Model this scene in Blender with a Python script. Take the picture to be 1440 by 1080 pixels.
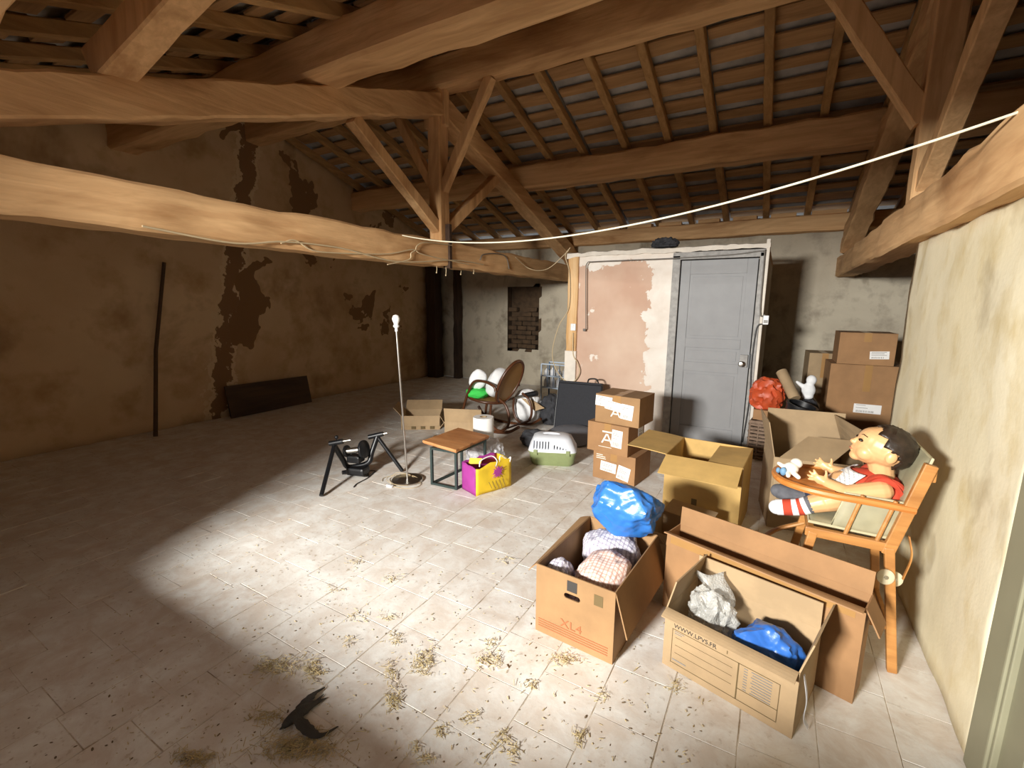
import bpy, bmesh, math, random
import numpy as np
from mathutils import Vector, Matrix, noise
for o in list(bpy.data.objects): bpy.data.objects.remove(o)
scene = bpy.context.scene
col = scene.collection
rad = math.radians

# ------------------------------------------------------------------ camera
FPX, YAW, PITCH, ROLL, EYE = 643.7, rad(-29.9), rad(10.0), rad(.42), 1.5
_f = Vector((math.sin(YAW)*math.cos(PITCH), math.cos(YAW)*math.cos(PITCH), -math.sin(PITCH)))
_r0 = Vector((math.cos(YAW), -math.sin(YAW), 0)); _u0 = _r0.cross(_f)
_r = _r0*math.cos(ROLL) + _u0*math.sin(ROLL); _u = -_r0*math.sin(ROLL) + _u0*math.cos(ROLL)
CAM = Vector((0, 0, EYE))
cd = bpy.data.cameras.new('camera'); cam = bpy.data.objects.new('camera', cd); col.objects.link(cam)
cd.sensor_width = 36; cd.lens = FPX/1440*36; cd.clip_start = .02; cd.clip_end = 100
mw = Matrix((( _r.x, _u.x, -_f.x), (_r.y, _u.y, -_f.y), (_r.z, _u.z, -_f.z))).to_4x4(); mw.translation = CAM
cam.matrix_world = mw; scene.camera = cam
def ray(x, y): return _f + _r*((x-720)/FPX) - _u*((y-540)/FPX)
def onY(x, y, Y): d = ray(x, y); return CAM + d*(Y/d.y)
def onX(x, y, X): d = ray(x, y); return CAM + d*(X/d.x)
def onZ(x, y, Z=0.): d = ray(x, y); return CAM + d*((Z-EYE)/d.z)
def project(p):
    q = Vector(p)-CAM; z = q.dot(_f)
    return (720+FPX*q.dot(_r)/z, 540-FPX*q.dot(_u)/z, z)

# ------------------------------------------------------------------ world, lights, exposure
world = bpy.data.worlds.new('world'); scene.world = world; world.use_nodes = True
bg = world.node_tree.nodes['Background']; bg.inputs[0].default_value = (.75, .85, 1, 1); bg.inputs[1].default_value = .6
def lamp(name, kind, loc, power, color, target=None, size=.1, size_y=None, cone=None, blend=1.):
    l = bpy.data.lights.new(name, kind); l.energy = power; l.color = color
    if kind == 'AREA':
        l.size = size
        if size_y: l.shape = 'RECTANGLE'; l.size_y = size_y
    else: l.shadow_soft_size = size
    if kind == 'SPOT': l.spot_size = cone; l.spot_blend = blend
    o = bpy.data.objects.new(name, l); col.objects.link(o); o.location = loc
    if target is not None: o.rotation_euler = (Vector(target)-Vector(loc)).to_track_quat('-Z', 'Y').to_euler()
    return o
OPEN = (-2.55, -.30, .81, 2.16)      # loading opening in the near wall: x0, x1, z0, z1
lamp('loading_opening_daylight_offscreen', 'AREA', (-1.8, -3.0, 2.1), 640, (1, .97, .91), target=(-1.4, 0, 2.0), size=.75, size_y=.4)
scene.view_settings.view_transform = 'Standard'; scene.view_settings.look = 'None'
scene.view_settings.exposure = 0.32; scene.view_settings.gamma = 1.0; scene.view_settings.use_curve_mapping = False
scene.cycles.use_denoising = True; scene.cycles.max_bounces = 8; scene.cycles.diffuse_bounces = 5
scene.cycles.transparent_max_bounces = 12; scene.cycles.sample_clamp_indirect = 6

# ------------------------------------------------------------------ materials
def srgb(c):
    if isinstance(c, str):
        c = tuple(int(c[i:i+2], 16)/255 for i in (0, 2, 4))
    return tuple(((x+.055)/1.055)**2.4 if x > .04045 else x/12.92 for x in c) + (1,)
class NT:
    def __init__(s, name):
        s.m = bpy.data.materials.new(name); s.m.use_nodes = True; s.t = s.m.node_tree
        s.b = s.t.nodes['Principled BSDF']; s.pos = None
    def n(s, ty, **kw):
        nd = s.t.nodes.new('ShaderNode'+ty)
        for k, v in kw.items(): setattr(nd, k, v)
        return nd
    def l(s, a, b): s.t.links.new(a, b)
    def P(s, scale=(1, 1, 1), obj=False):
        src = s.n('TexCoord').outputs['Object'] if obj else s.n('NewGeometry').outputs['Position']
        mp = s.n('Mapping'); mp.inputs['Scale'].default_value = scale; s.l(src, mp.inputs[0]); return mp.outputs[0]
    def noise(s, p, scale, detail=4, rough=.55, dist=0):
        nd = s.n('TexNoise'); nd.inputs['Scale'].default_value = scale; nd.inputs['Detail'].default_value = detail
        nd.inputs['Roughness'].default_value = rough; nd.inputs['Distortion'].default_value = dist; s.l(p, nd.inputs['Vector']); return nd.outputs['Fac']
    def ramp(s, f, a, b, ca=(0, 0, 0, 1), cb=(1, 1, 1, 1)):
        r = s.n('ValToRGB'); e = r.color_ramp.elements; e[0].position = a; e[1].position = b; e[0].color = ca; e[1].color = cb
        s.l(f, r.inputs[0]); return r.outputs[0]
    def mix(s, f, a, b):
        m = s.n('Mix', data_type='RGBA')
        for v, i in ((f, 0), (a, 6), (b, 7)):
            if hasattr(v, 'is_linked'): s.l(v, m.inputs[i])
            else: m.inputs[i].default_value = v
        return m.outputs[2]
    def math(s, op, a, b=0.):
        m = s.n('Math', operation=op)
        for i, v in enumerate((a, b)):
            if hasattr(v, 'is_linked'): s.l(v, m.inputs[i])
            else: m.inputs[i].default_value = v
        return m.outputs[0]
    def bump(s, h, strength, dist=.01):
        b = s.n('Bump'); b.inputs['Strength'].default_value = strength; b.inputs['Distance'].default_value = dist
        s.l(h, b.inputs['Height']); s.l(b.outputs[0], s.b.inputs['Normal'])
    def fin(s, color=None, rough=.8, metal=0, **kw):
        if color is not None:
            if hasattr(color, 'is_linked'): s.l(color, s.b.inputs['Base Color'])
            else: s.b.inputs['Base Color'].default_value = color
        s.b.inputs['Roughness'].default_value = rough; s.b.inputs['Metallic'].default_value = metal
        for k, v in kw.items(): s.b.inputs[k].default_value = v
        return s.m
def simple(name, c, rough=.6, metal=0, var=.12, scale=14, bump=.1, obj=True, **kw):
    t = NT(name); p = t.P(obj=obj); f = t.noise(p, scale); c = srgb(c)
    dark = tuple(x*(1-var*2) for x in c[:3])+(1,)
    colr = t.mix(t.ramp(f, .3, .65), dark, c)
    if bump: t.bump(f, bump, .004)
    return t.fin(colr, rough, metal, **kw)
def wood(name, axis, c1, c2, c3, rough=.8, bump=.5, sc=1.):
    t = NT(name); s = [14*sc]*3; s[axis] = .9*sc
    p = t.P(tuple(s)); g = t.noise(p, 1.6, 6, .6, .4); s2 = [3*sc]*3; s2[axis] = .7*sc
    k = t.noise(t.P(tuple(s2)), 1.0, 5, .6, .6)
    base = t.mix(t.ramp(g, .35, .65), srgb(c1), srgb(c2)); base = t.mix(t.ramp(k, .5, .72), base, srgb(c3))
    hh = t.math('ADD', g, k); t.bump(hh, bump, .012)
    return t.fin(base, rough)
def card(name, c, var=.1):
    t = NT(name); p = t.P((1, 1, 1), obj=True); f = t.noise(p, 5, 5, .6); fine = t.noise(t.P((160, 160, 6), obj=True), 1., 2)
    c = srgb(c); d = tuple(x*(1-2*var) for x in c[:3])+(1,)
    base = t.mix(t.ramp(f, .35, .65), d, c); t.bump(fine, .12, .002)
    return t.fin(base, .78)
MAT = {}
W1, W2, W3 = 'd0a473', 'e6bc88', 'a87a4b'
for ax, n in enumerate('xyz'): MAT['wood_'+n] = wood('old_timber_'+n, ax, W1, W2, W3)
MAT['rafter'] = wood('rafter_wood', 1, 'a98250', 'c69d68', '8b683f')
MAT['board'] = wood('roof_board_wood', 0, 'ab8457', 'c69c6c', '8b6843', bump=.3)
MAT['roof_tile'] = simple('grey_roof_tile', 'c4c0bb', .9, var=.2, scale=5, obj=False)
MAT['chair_wood'] = wood('honey_beech', 0, 'a9743d', 'bb8549', '96622f', .45, .1, 2.)
MAT['tray_wood'] = wood('orange_tray_wood', 0, 'b9702f', 'c98442', 'a86229', .4, .1, 2.)
MAT['bent_wood'] = simple('dark_bentwood', '57331d', .35, var=.15)
MAT['table_top'] = wood('live_edge_oak', 0, 'c0814e', 'd29a66', '9d6034', .5, .2, 1.5)
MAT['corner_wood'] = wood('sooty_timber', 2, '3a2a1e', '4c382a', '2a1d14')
MAT['leaning'] = simple('dark_pole_wood', '5a4330', .8)
MAT['darkboard'] = wood('dark_panel', 1, '4a372b', '57422f', '3a2a20')

def floor_mat(name='limewashed_terracotta'):
    t = NT(name); p = t.P()
    a = t.noise(p, 1.1, 6, .62, .3); b = t.noise(p, 6, 7, .68, .4); c = t.noise(p, 34, 5, .62)
    oi = t.n('ObjectInfo').outputs['Random']
    tint = t.mix(oi, srgb('d2c4b6'), srgb('dbd0c3'))
    pink = t.mix(t.ramp(a, .35, .7), tint, srgb('dad4cc'))
    dusty = t.mix(t.ramp(b, .40, .64), pink, srgb('ecebe6'))
    dirt = t.mix(t.math('MULTIPLY', t.ramp(c, .58, .74), t.ramp(a, .4, .6)), dusty, srgb('a8957c'))
    h = t.math('ADD', b, t.math('MULTIPLY', c, .5)); t.bump(h, .3, .005)
    return t.fin(dirt, .85)
MAT['floor'] = floor_mat()
def grout_mat():
    t = NT('dusty_joint_mortar'); p = t.P(); b = t.noise(p, 5, 6, .7)
    t.bump(b, .3, .006); return t.fin(t.mix(t.ramp(b, .38, .6), srgb('9c8b74'), srgb('e4dccf')), .95)
MAT['grout'] = grout_mat()
def plaster(name, c1, c2, c3, scale=1.4, stain='6b533a', stain_lo=.58, bump=.4, stretch=(1, 1, 1), dist=.5):
    t = NT(name); p = t.P(stretch); a = t.noise(p, scale, 6, .6, dist); b = t.noise(p, scale*4.3, 6, .6); c = t.noise(t.P(), 60, 3)
    base = t.mix(t.ramp(a, .38, .62), srgb(c1), srgb(c2)); base = t.mix(t.ramp(b, .5, .7), base, srgb(c3))
    d = t.noise(p, scale*1.7, 5, .62, dist); base = t.mix(t.ramp(d, stain_lo, stain_lo+.16), base, srgb(stain))
    h = t.math('ADD', t.math('MULTIPLY', a, 2.), t.math('ADD', b, t.math('MULTIPLY', c, .25))); t.bump(h, bump, .02)
    return t.fin(base, .92)
MAT['left_wall'] = plaster('stained_brown_plaster', 'cdab82', 'dcc098', 'bb986c', .55, '9a7850', .56, .35, dist=.2)
def left_wall_mat():
    m = MAT['left_wall']; t = NT.__new__(NT); t.m = m; t.t = m.node_tree; t.b = t.t.nodes['Principled BSDF']
    base = t.b.inputs['Base Color'].links[0].from_socket
    geo = t.n('NewGeometry').outputs['Position']; sx = t.n('SeparateXYZ'); t.l(geo, sx.inputs[0]); p = t.P()
    n1 = t.noise(p, 4.5, 6, .65); n2 = t.noise(p, 1.3, 3, .5)
    d = t.math('ABSOLUTE', t.math('SUBTRACT', t.math('SUBTRACT', sx.outputs[1], t.math('MULTIPLY', sx.outputs[2], .21)), 3.10))
    band = t.math('LESS_THAN', t.math('ADD', d, t.math('MULTIPLY', t.math('SUBTRACT', n1, .5), .55)), .09)
    lip = t.math('LESS_THAN', t.math('ADD', d, t.math('MULTIPLY', t.math('SUBTRACT', n1, .5), .55)), .16)
    c = t.mix(lip, base, srgb('dcc39c')); c = t.mix(band, c, srgb('8f6c49'))
    # bare brown patches where the render has fallen off above the propped board
    pt = t.math('GREATER_THAN', t.noise(p, 1.25, 4, .55, .3), .57); hi = t.math('GREATER_THAN', t.math('ADD', sx.outputs[2], t.math('MULTIPLY', n2, .8)), 1.35)
    far = t.math('GREATER_THAN', sx.outputs[1], 3.4)
    c = t.mix(t.math('MULTIPLY', t.math('MULTIPLY', pt, hi), far), c, srgb('8d6a45'))
    t.l(c, t.b.inputs['Base Color'])
left_wall_mat()
MAT['far_wall'] = plaster('grey_far_plaster', 'b5ab98', 'c6bda9', '9c9282', .9, '6f6350', .58)
MAT['right_wall'] = plaster('cream_limewash', 'ded2b0', 'e9e0c4', 'd2c195', 1.1, 'a8966f', .60, .15, (1, 1, .7), dist=.1)
MAT['near_wall'] = plaster('near_plaster', 'b5a588', 'c2b397', 'a08f70', 1.2)
MAT['stone'] = simple('niche_stone', '5a4632', .95, var=.25, scale=9, bump=.4, obj=False)
def partition_mat():
    t = NT('patchy_pink_plaster'); geo = t.n('NewGeometry').outputs['Position']; sx = t.n('SeparateXYZ'); t.l(geo, sx.inputs[0])
    p = t.P(); n1 = t.noise(p, 3.2, 7, .62, .4); n2 = t.noise(p, 1.1, 4, .6)
    off = t.math('MULTIPLY', t.math('SUBTRACT', n1, .5), .62)
    x = t.math('ADD', sx.outputs[0], off); z = t.math('ADD', sx.outputs[2], off)
    inx = t.math('MULTIPLY', t.math('GREATER_THAN', x, -2.20), t.math('LESS_THAN', x, -1.30))
    inz = t.math('LESS_THAN', z, 1.95)
    pinkm = t.math('MULTIPLY', inx, inz)
    pink = t.mix(t.ramp(n2, .35, .68), srgb('c2a08b'), srgb('d6bda9'))
    spots = t.ramp(t.noise(p, 5.2, 5, .6), .66, .69)
    pink = t.mix(spots, pink, srgb('e6ddd2'))
    white = t.mix(t.ramp(n1, .4, .7), srgb('ddd3c8'), srgb('ece6de'))
    t.bump(t.math('ADD', t.math('MULTIPLY', pinkm, -.6), n1), .5, .012)
    return t.fin(t.mix(pinkm, white, pink), .9)
MAT['partition'] = partition_mat()
MAT['whitewash'] = simple('white_plaster_edge', 'e4dcd0', .9, var=.08, scale=8, obj=False, bump=.4)
MAT['post_rough'] = wood('bare_rough_post', 2, 'c79a63', 'e0bf92', 'a5743f', .9, .6)
MAT['door_grey'] = simple('worn_grey_paint', '8f9092', .6, var=.05, scale=6, bump=.05, obj=False)
MAT['frame_grey'] = simple('flaking_grey_paint', 'a7a5a2', .7, var=.16, scale=22, bump=.3, obj=False)
MAT['jamb_green'] = simple('greenish_grey_paint', '8d8a72', .6, var=.06, scale=4, bump=.05, obj=False)
MAT['steel'] = simple('brushed_steel', 'c9c6bf', .3, 1., var=.05)
MAT['iron'] = simple('rusty_iron', '4b382b', .6, .5, var=.2, scale=30)
MAT['black_metal'] = simple('black_powder_coat', '1c1d20', .35, .2, var=.1)
MAT['black_plastic'] = simple('black_plastic', '17181b', .4, var=.1)
MAT['black_fabric'] = simple('black_nylon', '20222a', .75, var=.15, scale=60)
MAT['dark_fabric'] = simple('charcoal_fabric', '3a3b40', .85, var=.15, scale=20)
MAT['frame_green'] = simple('dark_green_steel', '3c4a48', .5, .4, var=.1)
MAT['white_plastic'] = simple('white_plastic', 'e9eaec', .4, var=.03, bump=0)
MAT['carrier_white'] = simple('pale_grey_plastic', 'dfe3ea', .45, var=.03, bump=0)
MAT['carrier_green'] = simple('sage_plastic', '8b9769', .5, var=.06, bump=0)
MAT['paper_white'] = simple('white_paper', 'f0efec', .9, var=.03, scale=30)
MAT['label_white'] = simple('white_sticker', 'ecebe9', .6, var=.02, bump=0)
MAT['ink'] = simple('dark_ink', '3b3734', .7, bump=0, var=.02)
MAT['ink_grey'] = simple('grey_ink', '8a8682', .7, bump=0, var=.02)
MAT['ink_brown'] = simple('brown_ink', '6a5836', .7, bump=0, var=.02)
MAT['ink_rust'] = simple('rust_ink', 'a8623c', .7, bump=0, var=.05)
MAT['ink_white'] = simple('white_ink', 'ece4da', .7, bump=0, var=.02)
MAT['tape'] = simple('brown_packing_tape', 'a8804f', .3, var=.06, scale=5)
MAT['card_tan'] = card('tan_cardboard', 'a27e56')
MAT['card_brown'] = card('brown_cardboard', 'a27a52')
MAT['card_pale'] = card('pale_cardboard', 'b59a76')
MAT['card_yellow'] = card('yellow_cardboard', 'd0ab68')
MAT['card_dull'] = card('dull_cardboard', 'a8906f')
MAT['rope'] = simple('pale_rope', 'e2dcc2', .8, var=.08, scale=80)
MAT['wire_white'] = simple('old_white_cable', 'c4b08c', .6, var=.05)
MAT['wire_grey'] = simple('grey_cable', '6f6a63', .6, var=.05)
MAT['wire_black'] = simple('black_cable', '202022', .5, var=.05)
MAT['straw'] = simple('dry_straw', 'd0bd8e', .9, var=.2, scale=30)
MAT['dropping'] = simple('dark_droppings', '86735a', .95, var=.2, scale=30)
MAT['feather'] = None
MAT['skin'] = simple('doll_vinyl', 'd8aa78', .38, var=.04, bump=0)
MAT['skin'].node_tree.nodes['Principled BSDF'].inputs['Subsurface Weight'].default_value = .0
MAT['hair'] = simple('painted_dark_hair', '33261c', .42, var=.25, scale=30, bump=.7)
MAT['red_cloth'] = simple('red_cloth', 'c2452c', .85, var=.12, scale=20)
MAT['eye_dark'] = simple('dark_eye', '241a14', .2, bump=0)
MAT['lip'] = simple('doll_lip', 'c9866a', .4, bump=0)
MAT['cushion'] = simple('pale_sage_vinyl', 'a29c7f', .55, var=.1, scale=9, bump=.3)
MAT['cushion_edge'] = simple('cushion_piping', 'b9b190', .6, var=.08, scale=20)
MAT['sock_grey'] = simple('grey_knit', '63646a', .9, var=.15, scale=40)
MAT['sock_navy'] = simple('navy_knit', '262b40', .9, var=.15, scale=40)
MAT['orange_plastic'] = simple('orange_bag_plastic', 'c9532c', .5, var=.15, scale=12, bump=.4)
MAT['wicker'] = simple('grey_brown_wicker', '8a7462', .85, var=.2, scale=40, bump=.3)
MAT['wicker_dark'] = simple('brown_wicker', '6d5236', .85, var=.2, scale=40, bump=.3)
MAT['purple_paper'] = simple('purple_print', 'a53a93', .6, var=.08, scale=9)
MAT['yellow_paper'] = simple('yellow_print', 'e6c32c', .6, var=.08, scale=9)
MAT['green_cloth'] = simple('bright_green_cloth', '3fce54', .8, var=.08)
MAT['white_cloth'] = simple('white_cloth', 'eceef0', .8, var=.05)
MAT['grey_disc'] = simple('grey_felt', '7d7f86', .85, var=.08, scale=10)
MAT['blue_white'] = simple('pale_blue_enamel', 'c3d3e4', .5, var=.05)
MAT['blue_wire'] = simple('blue_wire', '55708e', .5, var=.05)
MAT['teddy'] = simple('pale_toy', 'f0e6d8', .6, var=.05)
MAT['toy_blue'] = simple('blue_toy', '6a93b4', .6, var=.05)
MAT['bone_wheel'] = simple('cream_wheel', 'ddd2b4', .5, var=.06)
MAT['cane'] = None
def cane_mat():
    t = NT('woven_cane'); p = t.P((1, 1, 1), obj=True)
    c = t.n('TexChecker'); c.inputs['Scale'].default_value = 150; t.l(p, c.inputs['Vector'])
    base = t.mix(c.outputs['Fac'], srgb('a9824c'), srgb('8a6436')); return t.fin(base, .6)
MAT['cane'] = cane_mat()
def feather_mat():
    t = NT('sooty_feather'); f = t.noise(t.P((60, 300, 60), obj=True), 1., 4)
    t.bump(f, .5, .003); return t.fin(t.mix(f, srgb('2b2a28'), srgb('4b4944')), .75)
MAT['feather'] = feather_mat()
def plaid(name, base, s1, s2, sc):
    t = NT(name); p = t.P((1, 1, 1), obj=True); n = t.noise(p, 6, 3)
    sx = t.n('SeparateXYZ'); t.l(p, sx.inputs[0])
    def band(o, k, thr, ph): 
        v = t.math('SINE', t.math('ADD', t.math('MULTIPLY', sx.outputs[o], k), t.math('ADD', t.math('MULTIPLY', n, 3), ph))); return t.math('GREATER_THAN', v, thr)
    c = t.mix(t.math('MULTIPLY', band(0, sc, .55, 0), .75), srgb(base), srgb(s1)); c = t.mix(t.math('MULTIPLY', band(1, sc*1.1, .62, 1), .6), c, srgb(s2))
    c = t.mix(t.math('MULTIPLY', band(2, sc*1.2, .7, 1), .4), c, srgb(s1))
    t.bump(t.noise(p, 22, 3), .3, .01); return t.fin(c, .9)
MAT['plaid_pink'] = plaid('pink_plaid_cotton', 'ecdcd4', 'c79a88', 'b98474', 330)
MAT['plaid_mauve'] = plaid('mauve_plaid_cotton', 'dddae2', '9d97a8', '7d7888', 330)
MAT['bib'] = plaid('striped_bib', 'efebe4', '9aa0a8', 'efebe4', 420)
def plastic_bag(name, c1, c2, rough=.32):
    t = NT(name); f = t.noise(t.P(obj=True), 9, 4); t.bump(t.noise(t.P(obj=True), 28, 4), .35, .006)
    return t.fin(t.mix(f, srgb(c1), srgb(c2)), rough, **{'Subsurface Weight': 0.})
MAT['blue_bag'] = plastic_bag('blue_bin_bag', '2a66b8', '3d84d6')
MAT['blue_dark'] = plastic_bag('deep_blue_bin_bag', '2a5cae', '3d7ad0')
def bubble_mat():
    t = NT('bubble_film'); v = t.n('TexVoronoi'); v.inputs['Scale'].default_value = 120; t.l(t.P(obj=True), v.inputs['Vector'])
    t.bump(v.outputs['Distance'], .7, .004)
    return t.fin(srgb('d9d9d4'), .14, **{'Alpha': .5, 'Specular IOR Level': .8})
MAT['bubble'] = bubble_mat()
MAT['clear_film'] = NT('milky_film').fin(srgb('dcdde2'), .35, **{'Alpha': .6})
def glow_mat():
    t = NT('opal_bulb'); return t.fin(srgb('f4f2ee'), .3)
MAT['opal'] = glow_mat()

# ------------------------------------------------------------------ geometry helpers
def rotz(a): return Matrix.Rotation(a, 4, 'Z')
class MB:
    def __init__(s): s.v, s.f = [], []
    def add(s, vs, fs):
        b = len(s.v); s.v += [Vector(p) for p in vs]; s.f += [tuple(b+i for i in q) for q in fs]; return s
    def box(s, c, size, R=None):
        h = Vector(size)/2; vs = []
        for z in (-1, 1):
            for x, y in ((-1, -1), (1, -1), (1, 1), (-1, 1)):
                p = Vector((x*h.x, y*h.y, z*h.z)); vs.append(Vector(c) + (R @ p if R is not None else p))
        return s.add(vs, [(3, 2, 1, 0), (4, 5, 6, 7), (0, 1, 5, 4), (1, 2, 6, 5), (2, 3, 7, 6), (3, 0, 4, 7)])
    def lohi(s, a, b): return s.box([(x+y)/2 for x, y in zip(a, b)], [abs(y-x) for x, y in zip(a, b)])
    def slab(s, quad, t):            # quad of 4 points, thickness along the normal (centred)
        q = [Vector(p) for p in quad]; n = (q[1]-q[0]).cross(q[3]-q[0]).normalized()*(t/2)
        return s.add([p-n for p in q]+[p+n for p in q], [(3, 2, 1, 0), (4, 5, 6, 7), (0, 1, 5, 4), (1, 2, 6, 5), (2, 3, 7, 6), (3, 0, 4, 7)])
    def rings(s, rings, closed=False, caps=True):
        n = len(rings[0]); b = len(s.v); m = len(rings)
        for r in rings: s.v += [Vector(p) for p in r]
        for i in range(m if closed else m-1):
            j = (i+1) % m
            for k in range(n):
                l = (k+1) % n; s.f.append((b+i*n+k, b+i*n+l, b+j*n+l, b+j*n+k))
        if caps and not closed:
            s.f.append(tuple(b+k for k in reversed(range(n)))); s.f.append(tuple(b+(m-1)*n+k for k in range(n)))
        return s
    def tube(s, pts, r, n=8, closed=False, flat=1., up=None):
        pts = [Vector(p) for p in pts]; rr = r if isinstance(r, (list, tuple)) else [r]*len(pts); out = []; prev = None
        for i, p in enumerate(pts):
            a = pts[i-1] if (i or closed) else p; b = pts[(i+1) % len(pts)] if (i < len(pts)-1 or closed) else p
            t = (b-a).normalized() if (b-a).length > 1e-9 else Vector((0, 0, 1))
            if prev is None:
                ref = Vector(up) if up else (Vector((0, 0, 1)) if abs(t.z) < .9 else Vector((1, 0, 0)))
            else: ref = prev
            x = ref - t*ref.dot(t); x = x.normalized() if x.length > 1e-6 else t.orthogonal().normalized(); prev = x; y = t.cross(x)
            out.append([p + (x*math.cos(2*math.pi*k/n)*flat + y*math.sin(2*math.pi*k/n))*rr[i] for k in range(n)])
        return s.rings(out, closed)
    def lathe(s, prof, c=(0, 0, 0), n=24, axis=None, caps=True):
        R = Matrix.Identity(3) if axis is None else Vector((0, 0, 1)).rotation_difference(Vector(axis)).to_matrix()
        return s.rings([[Vector(c) + R @ Vector((r*math.cos(2*math.pi*k/n), r*math.sin(2*math.pi*k/n), z)) for k in range(n)] for r, z in prof], caps=caps)
    def beam(s, p0, p1, w, h, up=(0, 0, 1), bev=.0):
        p0, p1 = Vector(p0), Vector(p1); t = (p1-p0).normalized(); y = Vector(up); y = (y-t*y.dot(t)).normalized(); x = t.cross(y)
        return s.rings([[p + x*a*w/2 + y*b*h/2 for a, b in ((-1, -1), (1, -1), (1, 1), (-1, 1))] for p in (p0, p1)])
    def ell(s, c, r, nu=20, nv=12, R=None):
        out = []
        for i in range(nv+1):
            th = math.pi*(i+.02)/(nv+.04)
            ring = []
            for k in range(nu):
                a = 2*math.pi*k/nu; p = Vector((r[0]*math.sin(th)*math.cos(a), r[1]*math.sin(th)*math.sin(a), -r[2]*math.cos(th)))
                ring.append(Vector(c) + (R @ p if R is not None else p))
            out.append(ring)
        return s.rings(out)
    def cap(s, p0, p1, r0, r1, n=14):   # tapered capsule
        p0, p1 = Vector(p0), Vector(p1); t = (p1-p0).normalized(); x = t.orthogonal().normalized(); y = t.cross(x); out = []
        prof = [(-1, .08), (-.87, .5), (-.5, .87), (0, 1)]
        pr = [(p0 + t*a*r0, r0*b) for a, b in prof] + [(p1 - t*a*r1, r1*b) for a, b in reversed(prof)]
        return s.rings([[c + (x*math.cos(2*math.pi*k/n)+y*math.sin(2*math.pi*k/n))*r for k in range(n)] for c, r in pr])
    def build(s, name, m, parent=None, smooth=False, bevel=0, origin=None):
        return mk(name, s.v, s.f, m, parent, smooth, bevel, origin)
def finish_mesh(me, m, smooth):
    if m is not None: me.materials.append(MAT[m] if isinstance(m, str) else m)
    if smooth:
        for p in me.polygons: p.use_smooth = True
        me.set_sharp_from_angle(angle=rad(38))
def mk(name, v, f, m, parent=None, smooth=False, bevel=0, origin=None):
    v = [Vector(p) for p in v]; loc = Vector((0, 0, 0))
    if parent is None:
        lo = [min(p[i] for p in v) for i in range(3)]; hi = [max(p[i] for p in v) for i in range(3)]
        loc = Vector(((lo[0]+hi[0])/2, (lo[1]+hi[1])/2, lo[2])) if origin is None else Vector(origin); v = [p-loc for p in v]
    me = bpy.data.meshes.new(name); me.from_pydata([tuple(p) for p in v], [], f)
    bm = bmesh.new(); bm.from_mesh(me); bmesh.ops.recalc_face_normals(bm, faces=bm.faces)
    if bevel:
        es = [e for e in bm.edges if len(e.link_faces) == 2 and e.calc_face_angle(0) > .5]
        bmesh.ops.bevel(bm, geom=es, offset=bevel, segments=2, profile=.6, affect='EDGES', clamp_overlap=True)
    bm.to_mesh(me); bm.free(); finish_mesh(me, m, smooth)
    o = bpy.data.objects.new(name, me); col.objects.link(o); o.location = loc
    if parent is not None: o.parent = parent
    return o
def tag(o, label, cat, group=None):
    o['label'] = label; o['category'] = cat
    if group: o['group'] = group
    return o
def struct(o, label=None):
    o['kind'] = 'structure'
    if label: o['label'] = label
    return o
def thing(name, label, cat, loc=(0, 0, 0), rz=0, group=None):
    o = bpy.data.objects.new(name, None); col.objects.link(o); o.location = loc; o.rotation_euler = (0, 0, rz); o.empty_display_size = .1
    return tag(o, label, cat, group)
def evaluated(o):
    dg = bpy.context.evaluated_depsgraph_get(); me = bpy.data.meshes.new_from_object(o.evaluated_get(dg)); return me
def fuse(o, voxel, smooth_it=6, fac=.5):   # union of overlapping lumps into one continuous skin
    r = o.modifiers.new('r', 'REMESH'); r.mode = 'VOXEL'; r.voxel_size = voxel
    sm = o.modifiers.new('s', 'SMOOTH'); sm.iterations = smooth_it; sm.factor = fac
    me = evaluated(o); mats = list(o.data.materials); o.modifiers.clear(); o.data = me
    if not me.materials:
        for m in mats: me.materials.append(m)
    for p in me.polygons: p.use_smooth = True
    return o
def carve(o, cutter):
    """cut real openings into a mesh; the cutter is given in the mesh's own coordinates"""
    c = mk('cutter', cutter.v, cutter.f, None, origin=(0, 0, 0)); c.parent = o.parent; c.location = o.location
    bpy.context.view_layer.update(); m = o.modifiers.new('b', 'BOOLEAN'); m.operation = 'DIFFERENCE'; m.solver = 'EXACT'; m.object = c
    me = evaluated(o); mats = list(o.data.materials); o.modifiers.clear(); o.data = me; me.materials.clear()
    for q in mats: me.materials.append(q)
    for p in me.polygons: p.material_index = 0
    bpy.data.objects.remove(c); return o
def fbm(p, s, seed=0, oct=4):
    return noise.fractal(Vector(p)*s + Vector((seed*7.31, seed*3.7, seed*1.9)), 1.0, 2.0, oct, noise_basis='PERLIN_ORIGINAL')
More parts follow.
